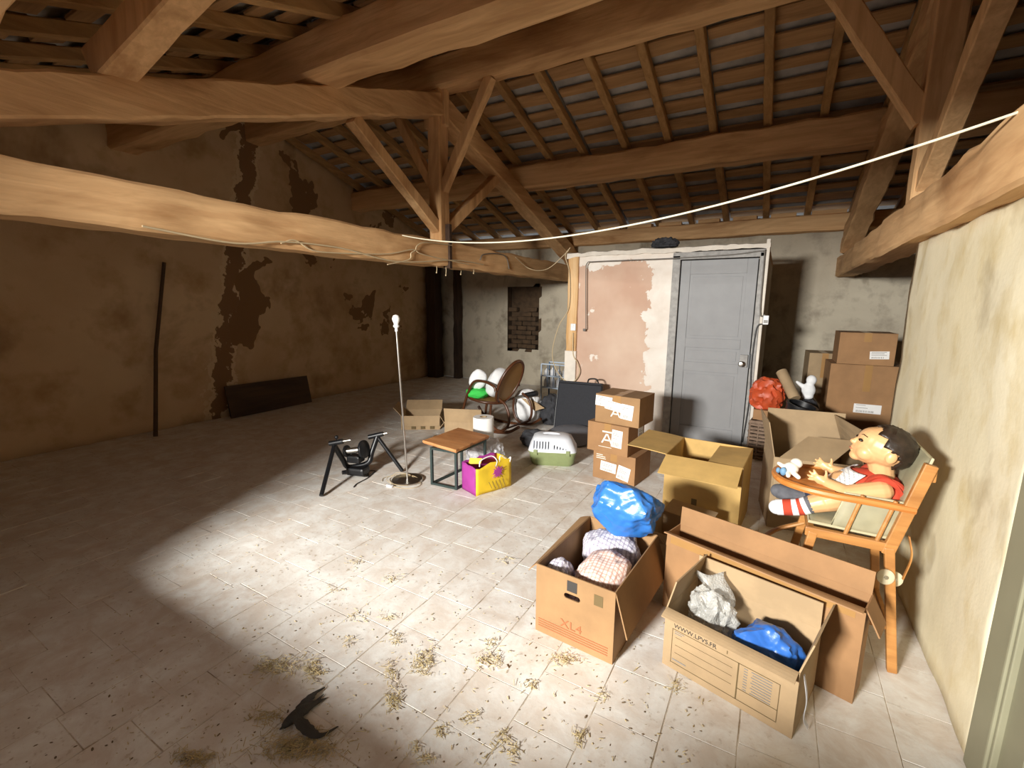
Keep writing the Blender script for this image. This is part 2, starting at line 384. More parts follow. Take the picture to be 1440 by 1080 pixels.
def hewn(p0, p1, w, h, seed=0, amp=.012, step=.12, up=(0, 0, 1), sag=0, rnd=.13):
    """rough-hewn timber between two points, as rings of a worn rounded rectangle"""
    p0, p1 = Vector(p0), Vector(p1); L = (p1-p0).length; t = (p1-p0)/L; y = Vector(up); y = (y-t*y.dot(t)).normalized(); x = t.cross(y)
    sec = [(-1+rnd, -1), (0, -1.0), (1-rnd, -1), (1, -1+rnd), (1, 0), (1, 1-rnd), (1-rnd, 1), (0, 1), (-1+rnd, 1), (-1, 1-rnd), (-1, 0), (-1, -1+rnd)]
    m = MB(); n = max(2, int(L/step)); out = []
    for i in range(n+1):
        c = p0 + t*(L*i/n) + y*(-sag*4*(i/n)*(1-i/n)); c = c + x*fbm(c, .6, seed)*amp*.9 + y*fbm(c, .6, seed+3)*amp*.9
        ring = []
        for a, b in sec:
            q = c + x*a*w/2 + y*b*h/2; k = fbm(q, 4.5, seed+1)*amp
            ring.append(q + (x*a+y*b)*k)
        out.append(ring)
    return m.rings(out)
def crumpled(c, r, amp, freq, seed, power=1., sub=5, flat=None, R=None, ridged=True):
    """a crumpled or stuffed lump: a sphere pushed along its normals by (ridged) noise"""
    bm = bmesh.new(); bmesh.ops.create_icosphere(bm, subdivisions=sub, radius=1); vs = []
    for v in bm.verts:
        d = v.co.normalized(); q = Vector([math.copysign(abs(k)**power, k) for k in d]); q = Vector((q.x*r[0], q.y*r[1], q.z*r[2]))
        n = fbm(d, freq, seed); n2 = fbm(d, freq*2.7, seed+5)
        k = ((1-2*abs(n))*.7 + (1-2*abs(n2))*.3) if ridged else n
        q = q + d*amp*k
        if flat is not None and q.z < flat: q.z = flat + (q.z-flat)*.15
        vs.append(Vector(c) + (R @ q if R is not None else q))
    fs = [tuple(v.index for v in f.verts) for f in bm.faces]; bm.free()
    m = MB(); m.v = vs; m.f = fs; return m
def facets(r, seed, n=34, lo=.82, hi=1.12, sub=5, R=None, amp=.03, freq=2.2, flat=None):
    """taut crumpled plastic: intersection of random tangent planes with a few creases"""
    rn = random.Random(seed); pl = []
    for i in range(n):
        z = 1-2*(i+.5)/n; a = i*2.39996+rn.uniform(-.5, .5); q = math.sqrt(1-z*z); pl.append((Vector((q*math.cos(a)+rn.gauss(0, .15), q*math.sin(a)+rn.gauss(0, .15), z+rn.gauss(0, .15))).normalized(), rn.uniform(lo, hi)))
    bm = bmesh.new(); bmesh.ops.create_icosphere(bm, subdivisions=sub, radius=1); m = MB()
    for v in bm.verts:
        d = v.co.normalized(); k = min(h/d.dot(p) for p, h in pl if d.dot(p) > .2)
        k += amp*(1-2.4*abs(fbm(d, freq, seed))) + amp*.25*(1-2.4*abs(fbm(d, freq*2.3, seed+7)))
        q = Vector((d.x*r[0], d.y*r[1], d.z*r[2]))*k
        if R is not None: q = R @ q
        if flat is not None and q.z < flat: q.z = flat+(q.z-flat)*.1
        m.v.append(q)
    m.f = [tuple(v.index for v in f.verts) for f in bm.faces]; bm.free(); return m
def text_part(name, body, size, m, parent, M, squash=1.):
    cu = bpy.data.curves.new(name, 'FONT'); cu.body = body; cu.size = size; cu.extrude = .0004
    to = bpy.data.objects.new(name, cu); col.objects.link(to); me = evaluated(to); bpy.data.objects.remove(to)
    me.transform(M @ Matrix.Diagonal((squash, 1, 1, 1))); me.materials.clear(); me.materials.append(MAT[m])
    o = bpy.data.objects.new(name, me); col.objects.link(o); o.parent = parent; return o
FRONT = Matrix.Rotation(rad(90), 4, 'X')          # text plane xy -> front face xz
def bez(pts, n=12):
    """smooth polyline through points (Catmull-Rom)"""
    P = [Vector(p) for p in pts]; P = [P[0]*2-P[1]]+P+[P[-1]*2-P[-2]]; out = []
    for i in range(1, len(P)-2):
        for k in range(n):
            t = k/n; a, b, c, d = P[i-1:i+3]
            out.append(.5*((2*b) + (c-a)*t + (2*a-5*b+4*c-d)*t*t + (3*b-a-3*c+d)*t**3))
    return out+[P[-2]]
def pieces(name, items, m, parent, limit=300):
    """items: (mesh, matrix). The ones showing largest become parts, the rest one joined part"""
    sc = []
    for i, (me, mt) in enumerate(items):
        p = project(mt.translation+Vector(parent.location)); inside = p[2] > .1 and -60 < p[0] < 1500 and -60 < p[1] < 1140
        sc.append((0 if inside else 1, p[2] if p[2] > 0 else 99, i))
    sc.sort(); keep = [i for _, _, i in sc[:limit]]; rest = [i for a, _, i in sc[limit:]]
    for i in keep:
        me, mt = items[i]; o = bpy.data.objects.new(name, me); col.objects.link(o); o.parent = parent; o.matrix_local = mt
    if rest:
        mb = MB()
        for i in rest:
            me, mt = items[i]; mb.add([mt @ v.co for v in me.vertices], [tuple(p.vertices) for p in me.polygons])
        o = mk(name+'_field', mb.v, mb.f, m, parent); o['kind'] = 'stuff'
def piece_mesh(name, size, m, bevel=.003, seed=0, amp=0):
    mb = MB().box((0, 0, 0), size); me = bpy.data.meshes.new(name); me.from_pydata([tuple(p) for p in mb.v], [], mb.f)
    bm = bmesh.new(); bm.from_mesh(me); bmesh.ops.recalc_face_normals(bm, faces=bm.faces)
    if bevel: bmesh.ops.bevel(bm, geom=bm.edges[:], offset=bevel, segments=1, affect='EDGES')
    if amp:
        for v in bm.verts: v.co += Vector((fbm(v.co, 9, seed), fbm(v.co, 9, seed+1), fbm(v.co, 9, seed+2)))*amp
    bm.to_mesh(me); bm.free(); me.materials.append(MAT[m]); return me

# ------------------------------------------------------------------ the room
XL, XR, YN, YF = -6.2, 3.3, -.5, 7.5            # left gable, right gable, near and far eaves wall
RIDGE_Y, RIDGE_Z, SLOPE = 3.9, 3.84, .325       # underside of rafters: z = RIDGE_Z - SLOPE*|y-RIDGE_Y|
def roof_z(y): return RIDGE_Z - SLOPE*abs(y-RIDGE_Y)
RW = .685                                        # face of the wall beside the high chair

# floor: mortar bed with terracotta tiles laid in rows
fl = struct(MB().lohi((XL-.2, YN-.2, -.14), (XR+.2, YF+.2, -.0025)).build('floor', 'grout'), 'limewashed terracotta tile floor strewn with dust')
TW, TL = .24, .26; rnd = random.Random(4); tiles = []
tms = [piece_mesh('floor_tile', (TW-.002-.0015*(k % 3), TL-.002-.0015*(k % 2), .014), 'floor', .0012, k*3, .0018) for k in range(6)]
floc = fl.location
for i in range(int((XR-XL)/TW)+1):
    x = -.465+TW/2 + TW*(i-24); off = rnd.random()*TL
    if not (XL < x < XR): continue
    for j in range(-2, int((YF-YN)/TL)+2):
        y = YN+off+j*TL
        if not (YN-.1 < y < YF): continue
        tilt = Matrix.Rotation(rnd.gauss(0, .0018), 4, 'X') @ Matrix.Rotation(rnd.gauss(0, .0022), 4, 'Y')
        tiles.append((tms[rnd.randrange(6)], Matrix.Translation(Vector((x, y, -.0072+rnd.uniform(-.0007, .0004)))-floc) @ tilt))
pieces('floor_tile', tiles, 'floor', fl)

# walls
# left gable wall up to the roof (two halves meeting below the ridge)
nyl = 80; mb = MB(); nzl = 26
for i in range(nyl+1):
    y = YN + (YF-YN)*i/nyl
    for j in range(nzl+1):
        z = (roof_z(y)+.1)*j/nzl; p = Vector((XL, y, z)); k = fbm(p, .9, 3)*.045+fbm(p, 3.5, 5)*.02
        # a broken vertical chase with stone showing, where two builds meet
        d = abs(y-(3.08+.21*z)); k -= .07*max(0, 1-d/.16)*(1 if .1 < z < 2.2 else 0)*(.6+.4*fbm(p, 6, 9)) if d < .16 else 0
        mb.v.append(p+Vector((k, 0, 0)))
for i in range(nyl):
    for j in range(nzl): a = i*(nzl+1)+j; mb.f.append((a, a+nzl+1, a+nzl+2, a+1))
wl = mk('wall_left', mb.v, mb.f, 'left_wall', smooth=True); struct(wl, 'dark brown stained plaster gable wall')
sd = wl.modifiers.new('t', 'SOLIDIFY'); sd.thickness = .25; sd.offset = -1 if wl.data.polygons[0].normal.x > 0 else 1
# far eaves wall with a bricked niche
NX0, NX1, NZ0, NZ1 = -4.42, -3.76, .66, 1.80
zt = roof_z(YF)+.02
mb = MB()
for a, b, c, d in ((XL-.2, NX0, 0, zt), (NX1, XR+.2, 0, zt), (NX0, NX1, 0, NZ0), (NX0, NX1, NZ1, zt)):
    nu, nv = max(2, int((b-a)/.12)), max(2, int((d-c)/.12)); base = len(mb.v)
    for i in range(nu+1):
        for j in range(nv+1):
            p = Vector((a+(b-a)*i/nu, YF, c+(d-c)*j/nv)); edge = min(i, nu-i, j, nv-j) == 0
            mb.v.append(p - Vector((0, 0 if edge else (.02*fbm(p, 1.2, 7)+.008*fbm(p, 5, 8)), 0)))
    for i in range(nu):
        for j in range(nv): q = base+i*(nv+1)+j; mb.f.append((q, q+1, q+nv+2, q+nv+1))
wf = mk('wall_back', mb.v, mb.f, 'far_wall', smooth=True); struct(wf, 'grey plastered far wall with a bricked niche')
mb = MB()
mb.lohi((NX0-.02, YF, NZ0-.05), (NX1+.02, YF+.17, NZ0)).lohi((NX0-.02, YF, NZ1), (NX1+.02, YF+.17, NZ1+.05)).lohi((NX0-.05, YF, NZ0), (NX0, YF+.17, NZ1)).lohi((NX1, YF, NZ0), (NX1+.05, YF+.17, NZ1)).lohi((NX0, YF+.16, NZ0), (NX1, YF+.2, NZ1))
mb.build('niche_lining', 'stone', wf).location = -wf.location
rnd = random.Random(8); bmsh = piece_mesh('niche_brick', (.19, .1, .075), 'stone', .01, 4, .006)
k = 0
for r_ in range(9):
    for q in range(4):
        x = NX0+.05+q*.2+(.1 if r_ % 2 else 0); z = NZ0+.045+r_*.085
        if x > NX1-.08 or (r_ > 5 and rnd.random() < .35): continue
        o = bpy.data.objects.new('niche_brick', bmsh); col.objects.link(o); o.parent = wf
        o.matrix_local = Matrix.Translation(Vector((x+.03, YF+.1+rnd.uniform(-.02, .02), z))-wf.location) @ rotz(rnd.gauss(0, .08))
# near eaves wall, right gable
def slabwall(name, a, b, m, label): return struct(MB().lohi(a, b).build(name, m), label)
zn = roof_z(YN)+.05; mb = MB()
for x0, x1, z0, z1 in ((XL-.2, OPEN[0], 0, zn), (OPEN[1], XR+.2, 0, zn), (OPEN[0], OPEN[1], 0, OPEN[2]), (OPEN[0], OPEN[1], OPEN[3], zn)): mb.lohi((x0, YN-.2, z0), (x1, YN, z1))
wn = struct(mb.build('wall_front', 'near_wall'), 'plastered near wall with a wide loading opening')
w2 = thing('window_1', 'wide loading opening with timber frame in the near wall', 'window'); del w2['category']; w2['kind'] = 'structure'; w2.location = (0, YN-.1, OPEN[2])
MB().lohi((OPEN[0], -.1, 0), (OPEN[1], .1, .03)).build('window_sill', 'wood_x', w2, bevel=.004)
MB().lohi((-.96, -.02, .0), (OPEN[1]-.05, .02, 1.06-OPEN[2])).build('added_shade_panel', 'wood_x', w2, bevel=.004)  # unseen panel added to shade the floor and low box at lower right
MB().lohi((-.88, -.03, .0), (-.83, .03, 1.12-OPEN[2])).build('added_shade_post', 'wood_z', w2, bevel=.004)  # unseen stub added to put the notch in that shadow's edge
for x in (OPEN[0], OPEN[1]-.05): MB().lohi((x, -.05, .03), (x+.05, .05, OPEN[3]-OPEN[2])).build('window_frame', 'wood_z', w2, bevel=.004)
mb = MB(); mb.add([(XR, YN, 0), (XR, YF, 0), (XR, YF, roof_z(YF)+.1), (XR, RIDGE_Y, RIDGE_Z+.1), (XR, YN, roof_z(YN)+.1)], [(0, 1, 2, 3, 4)])
wr = mk('wall_gable', mb.v, mb.f, 'far_wall'); struct(wr, 'far right gable wall'); wr.modifiers.new('t', 'SOLIDIFY').thickness = .2
# cream wall under the second tie beam
WE = 3.70
mb = MB(); ny, nz = 30, 30
for i in range(ny+1):
    for j in range(nz+1):
        p = Vector((RW, 1.88+(WE-1.88)*i/ny, 1.87*j/nz)); mb.v.append(p+Vector((fbm(p, 1.6, 2)*.014+fbm(p, 7, 4)*.003, (fbm(p, 5, 6)*.02 if i == ny else 0), 0)))
for i in range(ny):
    for j in range(nz): q = i*(nz+1)+j; mb.f.append((q, q+1, q+nz+2, q+nz+1))
wrr = mk('wall_right', mb.v, mb.f, 'right_wall', smooth=True); struct(wrr, 'cream limewashed wall beside the high chair')
sd = wrr.modifiers.new('t', 'SOLIDIFY'); sd.thickness = .16; sd.offset = -1 if wrr.data.polygons[0].normal.x < 0 else 1
# door frame and leaf at the near end of that wall
d2 = MB().lohi((RW+.012, .95, .0), (RW+.05, 1.745, 1.84)).build('door_2', 'jamb_green', bevel=.003); struct(d2, 'greenish grey plank door beside the cream wall')
fr = MB().lohi((RW-.012, 1.755, .0), (RW+.1, 1.885, 1.86)).build('door_frame', 'jamb_green', d2, bevel=.006); fr.location = -d2.location
rb = MB().lohi((RW-.004, 1.742, .0), (RW+.08, 1.79, 1.85)).build('door_stop', 'jamb_green', d2, bevel=.004); rb.location = -d2.location
gr_ = MB()
for q in (1.18, 1.40, 1.62): gr_.lohi((RW, q-.004, -.05), (RW+.022, q+.004, 2.0))
gr_.v = [v-d2.location for v in gr_.v]; carve(d2, gr_)
slabwall('wall_side', (RW, YN, 0), (RW+.16, .95, 1.87), 'right_wall', 'cream wall on the near side of the plank door')

# closet: plastered front with the door, side walls, boarded top
PY, PX0, PX1, PT = 5.35, -2.29, -.135, 2.085; DX0, DX1, DH = -1.035, -.215, 2.02
rnd = random.Random(3); mb = MB()
nx = 60
def ptop(x): return PT + .012*fbm((x, 0, 0), 3, 2) + .02*fbm((x, 3, 0), 9, 2)
xs = [PX0+.14+(DX0-PX0-.14)*i/nx for i in range(nx+1)]; base = len(mb.v); nv = 40
for i, x in enumerate(xs):
    for j in range(nv+1):
        p = Vector((x, PY, ptop(x)*j/nv)); mb.v.append(p-Vector((0, .006*fbm(p, 2.5, 3)+.003*fbm(p, 11, 5), 0)))
for i in range(nx):
    for j in range(nv): q = base+i*(nv+1)+j; mb.f.append((q, q+1, q+nv+2, q+nv+1))
pw = mk('wall_closet', mb.v, mb.f, 'partition', smooth=True); struct(pw, 'patchy pink and white plaster closet wall')
sd = pw.modifiers.new('t', 'SOLIDIFY'); sd.thickness = .09; sd.offset = -1 if pw.data.polygons[0].normal.y < 0 else 1
hewn((PX0+.075, PY+.03, 0), (PX0+.075, PY+.03, 2.06), .13, .12, 5, .008, up=(0, 1, 0)).build('bare_post', 'post_rough', pw, smooth=True).location = -pw.location
MB().lohi((PX0, PY-.045, 0), (PX0+.15, PY+.09, .92)).build('white_plinth', 'whitewash', pw, bevel=.006).location = -pw.location
m_ = MB(); out = []
for i in range(61):
    x = PX0-.01+(PX1+.012-PX0)*i/60; zc = PT-.005+.01*(i/60)+(.014*fbm((x, 0, 0), 6, 2)); h = .03+.012*fbm((x, 2, 0), 8, 1)
    out.append([(x, PY-.035, zc-h), (x, PY-.03-.01*fbm((x, 5, 0), 7), zc+h*.6), (x, PY+.03, zc+h), (x, PY+.11, zc+h*.7), (x, PY+.11, zc-h)])
m_.rings(out).build('plaster_ledge', 'whitewash', pw, smooth=False).location = -pw.location
MB().lohi((DX1+.045, PY-.03, 0), (PX1, PY+.1, PT+.06)).build('end_pier', 'whitewash', pw, bevel=.008).location = -pw.location
slabwall('wall_closet_side', (PX1-.10, PY+.1, 0), (PX1, YF, 2.06), 'far_wall', 'side wall of the closet')
slabwall('wall_closet_side', (PX0+.02, PY+.1, 0), (PX0+.12, YF, 2.06), 'far_wall', 'second side wall of the closet')
slabwall('ceiling_closet', (PX0, PY+.1, 2.0), (PX1, YF, 2.05), 'board', 'boarded top of the closet')
# closet door
d1 = thing('door_1', 'grey painted three panel closet door', 'door'); del d1['category']; d1['kind'] = 'structure'
d1.location = (0, PY, 0)
fx0, fx1 = DX0+.075, DX1-.01
MB().lohi((fx0, -.012, .01), (fx1, .028, DH-.055)).build('door_leaf', 'door_grey', d1, bevel=.003)
def railbox(n, x0, x1, z0, z1): MB().lohi((x0, -.022, z0), (x1, -.0121, z1)).build(n, 'door_grey', d1, bevel=.003)
sw = .095
railbox('stile', fx0, fx0+sw, .01, DH-.055); railbox('stile', fx1-sw, fx1, .01, DH-.055)
zs = (.01, .16, .78, .88, 1.04, 1.14, 1.82, DH-.055)
for a, b in ((zs[0], zs[1]), (zs[2], zs[3]), (zs[4], zs[5]), (zs[6], zs[7])): railbox('rail', fx0+sw, fx1-sw, a, b)
for a, b in ((zs[1], zs[2]), (zs[3], zs[4]), (zs[5], zs[6])):
    MB().lohi((fx0+sw+.03, -.0165, a+.03), (fx1-sw-.03, -.0121, b-.03)).build('panel', 'door_grey', d1, bevel=.004)
for x0, x1 in ((DX0-.015, DX0+.065), (DX1, DX1+.05)): MB().lohi((x0, -.045, 0), (x1, .06, DH)).build('door_frame', 'frame_grey', d1, bevel=.006)
MB().lohi((DX0-.015, -.045, DH-.045), (DX1+.05, .06, DH+.03)).build('door_frame', 'frame_grey', d1, bevel=.006)
lk = MB().lohi((fx1-.085, -.05, .86), (fx1-.012, -.022, .99)).build('lock_case', 'frame_grey', d1, bevel=.005)
MB().lathe([(.008, 0), (.009, .03), (.027, .045), (.03, .06), (.018, .078), (.002, .08)], (fx1-.065, -.05, .90), 16, (0, -1, 0)).build('door_knob', 'steel', lk, True)
MB().lohi((fx1+.001, -.05, .85), (fx1+.016, -.01, 1.0)).build('lock_keeper', 'black_metal', d1, bevel=.003)

# ------------------------------------------------------------------ roof
rf = bpy.data.objects.new('ceiling', None); col.objects.link(rf); struct(rf, 'underside of the roof, rafters with boards and grey tiles between')
rf.location = (0, RIDGE_Y, RIDGE_Z)
RS = .485; rnd = random.Random(11); ang = math.atan(SLOPE); CA = math.cos(ang)
L_far, L_near = (YF-RIDGE_Y+.15)/CA, (RIDGE_Y-YN+.15)/CA
rafx = [-6.1+RS*i for i in range(20)]
boards, rtiles = [], []
bms = [piece_mesh('roof_board', (RS-.07, .115+.018*k, .022), 'board', .003, k, .006) for k in range(4)]
tms2 = [piece_mesh('roof_tile', (RS-.01, .275, .016), 'roof_tile', .003, k+9, .006) for k in range(3)]
for side, L in ((1, L_far), (-1, L_near)):
    M0 = Matrix.Rotation(-ang*side, 4, 'X')
    def at(x, s, dz): return M0 @ Vector((x, s*side, dz))
    for x in rafx:
        xx = x+rnd.uniform(-.02, .02)
        mbr = hewn(at(xx, .05, .035), at(xx+rnd.uniform(-.015, .015), L, .035), .075, .085, rnd.randrange(99), .006, .25, rnd=.15)
        mbr.build('rafter', 'rafter', rf, smooth=False)
    PIT_ = .26
    for bx in range(len(rafx)-1):
        xc = (rafx[bx]+rafx[bx+1])/2
        for r_ in range(int(L/PIT_)):
            s = .1+r_*PIT_; p = at(xc, s, .088+rnd.uniform(-.006, .006))
            Mr = Matrix.Translation(p) @ M0 @ rotz(rnd.gauss(0, .012))
            boards.append((bms[rnd.randrange(4)], Mr))
            rtiles.append((tms2[rnd.randrange(3)], Matrix.Translation(at(xc, s+.12, .14+rnd.uniform(-.004, .004))) @ M0 @ Matrix.Rotation(rad(-4)*side, 4, 'X')))
pieces('roof_board', boards, 'board', rf); pieces('roof_tile', rtiles, 'roof_tile', rf)
# solid covering above everything so that no daylight leaks in
mb = MB()
for side, L in ((1, L_far+.3), (-1, L_near+.3)):
    M0 = Matrix.Rotation(-ang*side, 4, 'X'); at = lambda x, s, dz: M0 @ Vector((x, s*side, dz))
    mb.slab([at(XL-.3, -.05, .19), at(XR+.3, -.05, .19), at(XR+.3, L, .19), at(XL-.3, L, .19)], .03)
mb.build('roof_covering', 'roof_tile', rf)
# wall plate and the pale blocks lying on the far wall between rafter feet
pl = tag(hewn((XL, YF-.12, roof_z(YF-.12)-.16), (XR, YF-.12, roof_z(YF-.12)-.16), .2, .2, 31, .012, .2).build('wall_plate', 'wood_x', smooth=True), 'long dark timber wall plate along the far eaves', 'beam')
rnd = random.Random(5)
for i, x in enumerate(rafx[7:14]):
    o = MB().box((x+RS/2+rnd.uniform(-.03, .03), YF-.16, roof_z(YF-.16)-.049), (.33+rnd.uniform(-.06, .05), .12, .05), rotz(rnd.gauss(0, .05))).build('eaves_block', 'wood_x', bevel=.006)
    tag(o, 'pale wooden block on the far wall plate between rafter feet', 'block', 'blocks on the far wall plate')

# ------------------------------------------------------------------ timbers
def timber(name, mbx, m, label, cat='beam', group=None): return tag(mbx.build(name, m, smooth=True), label, cat, group)
TB, TH = 1.87, .25; X1, X2 = -3.11, .71
timber('tie_beam', hewn((X1, YN, TB+TH/2), (X1, YF, TB+TH/2), .22, TH, 1, .014), 'wood_y', 'long pale hewn tie beam carrying the braced king post, wires along its face')
timber('tie_beam', hewn((X2, YN, TB+TH/2), (X2, YF, TB+TH/2), .22, TH, 2, .014), 'wood_y', 'hewn tie beam on top of the cream wall')
PR = RIDGE_Z-.44   # centreline of principal rafters at the ridge
def princ(x, side, seed, label):
    y1 = YF-.1 if side > 0 else .17
    z1 = PR-SLOPE*abs(y1-RIDGE_Y)
    timber('principal_rafter', hewn((x, RIDGE_Y+.05*side, PR), (x, y1, z1), .2, .2, seed, .016), 'wood_y', label)
princ(X1, -1, 4, 'sloping lit principal rafter above the pale tie beam'); princ(X1, 1, 5, 'sloping principal rafter descending behind the braced king post')
princ(X2, -1, 6, 'dark principal rafter above the cream wall, near side'); princ(X2, 1, 7, 'dark principal rafter beyond the cream wall')
timber('ridge_beam', hewn((XL, RIDGE_Y, RIDGE_Z-.17), (XR, RIDGE_Y, RIDGE_Z-.17), .22, .27, 8, .012, .2), 'wood_x', 'ridge beam resting on the king posts')
for nm, y, sd_, w_, lb in (('purlin', 5.62, 9, .24, 'purlin carrying the far roof slope'), ('purlin', 2.46, 10, .27, 'stout pale purlin of the near roof slope, resting on the lit principal rafter'), ('purlin', .55, 12, .2, 'lower purlin of the near roof slope')):
    z = roof_z(y)-.175; o = timber('purlin', hewn((XL, y, z), (XR, y, z), w_, .28, sd_, .016, .2, rnd=.16), 'wood_x', lb)
def king(x, seed, label):
    kp = timber('king_post', hewn((x, RIDGE_Y, TB+TH-.01), (x, RIDGE_Y, RIDGE_Z-.30), .15, .15, seed, .008, .1, up=(0, 1, 0)), 'wood_z', label, 'post'); return kp
kp = king(X1, 13, 'slender king post with four braces on the pale tie beam')
st = MB().lohi((X1+.04, RIDGE_Y-.012, TB-.02), (X1+.125, RIDGE_Y+.03, TB+.42)).build('iron_strap', 'iron', kp, bevel=.003); st.location = -kp.location
for dx in (-.1, .1): MB().lohi((X1-.02+dx-.03, RIDGE_Y-.04, RIDGE_Z-.62), (X1-.02+dx+.03, RIDGE_Y+.04, RIDGE_Z-.29)).build('hanging_cleat', 'wood_z', kp, bevel=.005).location = -kp.location
king(X2, 14, 'dark king post standing over the cream wall')
def brace(p0, p1, seed, label, w=.085): timber('brace', hewn(p0, p1, w, w*1.05, seed, .006, .12), 'wood_z', label, 'brace')
brace((X1, RIDGE_Y-.05, 2.24), (X1, 2.80, PR-SLOPE*1.1-.09), 15, 'long brace from the braced king post to the lit principal rafter', .1)
brace((X1, RIDGE_Y+.05, 2.24), (X1, 4.95, PR-SLOPE*1.05-.09), 16, 'short strut from the braced king post to the descending principal rafter', .1)
brace((X1+.05, RIDGE_Y, 2.62), (X1+.62, RIDGE_Y, RIDGE_Z-.30), 17, 'brace from the braced king post towards the closet side of the ridge')
brace((X1-.05, RIDGE_Y, 2.62), (X1-.62, RIDGE_Y, RIDGE_Z-.30), 18, 'brace from the braced king post towards the gable side of the ridge')
brace((X2-.05, RIDGE_Y, 2.62), (X2-.62, RIDGE_Y, RIDGE_Z-.30), 19, 'dark brace from the king post over the cream wall to the ridge', .11)
brace((X2, RIDGE_Y-.05, 2.24), (X2, 2.80, PR-SLOPE*1.1-.09), 20, 'dark brace from the king post over the cream wall to its near principal rafter', .1)
brace((X1+.0, 1.20, PR-SLOPE*2.7+.14), (X1+.75, 1.35, roof_z(1.35)+.0), 21, 'short broad brace rising from the lit principal rafter to the near roof slope', .16)
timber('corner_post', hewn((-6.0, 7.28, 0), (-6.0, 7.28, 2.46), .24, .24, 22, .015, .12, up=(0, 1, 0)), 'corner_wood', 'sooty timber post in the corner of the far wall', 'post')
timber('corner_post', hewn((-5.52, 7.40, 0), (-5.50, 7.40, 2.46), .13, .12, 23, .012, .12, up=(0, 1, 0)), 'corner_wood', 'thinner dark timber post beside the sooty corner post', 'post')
# things along the left wall
tag(MB().tube([(-5.93, 2.30, .0), (-6.08, 2.47, .95), (-6.13, 2.68, 1.93)], [.022, .02, .018], 10).build('leaning_pole', 'leaning', smooth=True), 'dark wooden pole leaning against the brown wall', 'pole')
bq = MB().slab([(-6.0, 3.17, .005), (-6.02, 4.37, .005), (-6.10, 4.37, .40), (-6.09, 3.17, .42)], .03)
tag(bq.build('dark_board', 'darkboard', bevel=.003), 'dark board propped at the foot of the brown wall', 'board')

# ------------------------------------------------------------------ cartons
T = .006
def carton(name, label, loc, ang, w, d, h, m, flaps=None, closed=False, group=None, hole=None):
    """local frame: front face in the plane y=0 looking to -y, x 0..w, y 0..d. flaps: side -> (length, angle from upright, outwards)"""
    t = thing(name, label, 'box', loc, ang, group)
    if closed:
        MB().lohi((0, 0, 0), (w, d, h-.004)).build('body', m, t, bevel=.004)
        for x0, x1 in ((0, w*.5-.0015), (w*.5+.0015, w)): MB().lohi((x0, 0, h-.0045), (x1, d, h)).build('flap', m, t, bevel=.001)
        MB().lohi((w*.5-.03, -.0012, h*.72), (w*.5+.03, .0004, h)).build('tape', 'tape', t)
        MB().lohi((w*.5-.03, -.001, h-.0004), (w*.5+.03, d+.001, h+.001)).build('tape', 'tape', t)
        return t
    b = MB().lohi((0, 0, 0), (w, d, T))
    if hole is None: b.lohi((0, 0, T), (w, T, h))
    else:                    # front wall with a rounded hand hole: cx, cz, half length, radius
        cx, cz, hl, hr = hole; sl, outr = [], []
        for k in range(24):
            a = 2*math.pi*(k+.5)/24; ca, sa = math.cos(a), math.sin(a); sl.append((cx+math.copysign(hl-hr, ca)+hr*ca, cz+hr*sa))
            q = min(((w-cx)/ca if ca > 0 else -cx/ca), ((h-cz)/sa if sa > 0 else (T-cz)/sa)); outr.append([cx+ca*q, cz+sa*q])
        for X, Z in ((0, T), (w, T), (w, h), (0, h)): outr[min(range(24), key=lambda i: (outr[i][0]-X)**2+(outr[i][1]-Z)**2)] = [X, Z]
        b.rings([[(x, y, z) for x, z in ring] for ring, y in ((outr, 0), (sl, 0), (sl, T), (outr, T))], closed=True)
    b.lohi((0, d-T, T), (w, d, h)).lohi((0, T, T), (T, d-T, h)).lohi((w-T, T, T), (w, d-T, h))
    b.build('body', m, t)
    ax = {'front': ((0, 0, h), (w, 0, h), (0, -1, 0)), 'back': ((w, d, h), (0, d, h), (0, 1, 0)), 'left': ((0, d, h), (0, 0, h), (-1, 0, 0)), 'right': ((w, 0, h), (w, d, h), (1, 0, 0))}
    for k, fl_ in (flaps or {}).items():
        L, a = fl_[0], rad(fl_[1]); skew = fl_[2] if len(fl_) > 2 else 0
        p0, p1, o = [Vector(q) for q in ax[k]]; dirv = Vector((0, 0, 1))*math.cos(a) + o*math.sin(a); inn = (p1-p0).normalized()*.004
        dir2 = Vector((0, 0, 1))*math.cos(a+skew) + o*math.sin(a+skew)
        off = o*.003
        rows = []
        for i in range(5):
            q = i/4; bow = Vector((0, 0, 1))*(-.012*q*q*math.sin(a))
            rows.append((p0+inn+dirv*L*q+bow-off, p1-inn+dir2*L*q+bow-off))
        mb = MB()
        n = (rows[0][1]-rows[0][0]).cross(rows[1][0]-rows[0][0]).normalized()*(T*.45)
        mb.rings([[r_[0]-n, r_[1]-n, r_[1]+n, r_[0]+n] for r_ in rows]).build('flap', fl_[3] if len(fl_) > 3 else m, t)
    return t
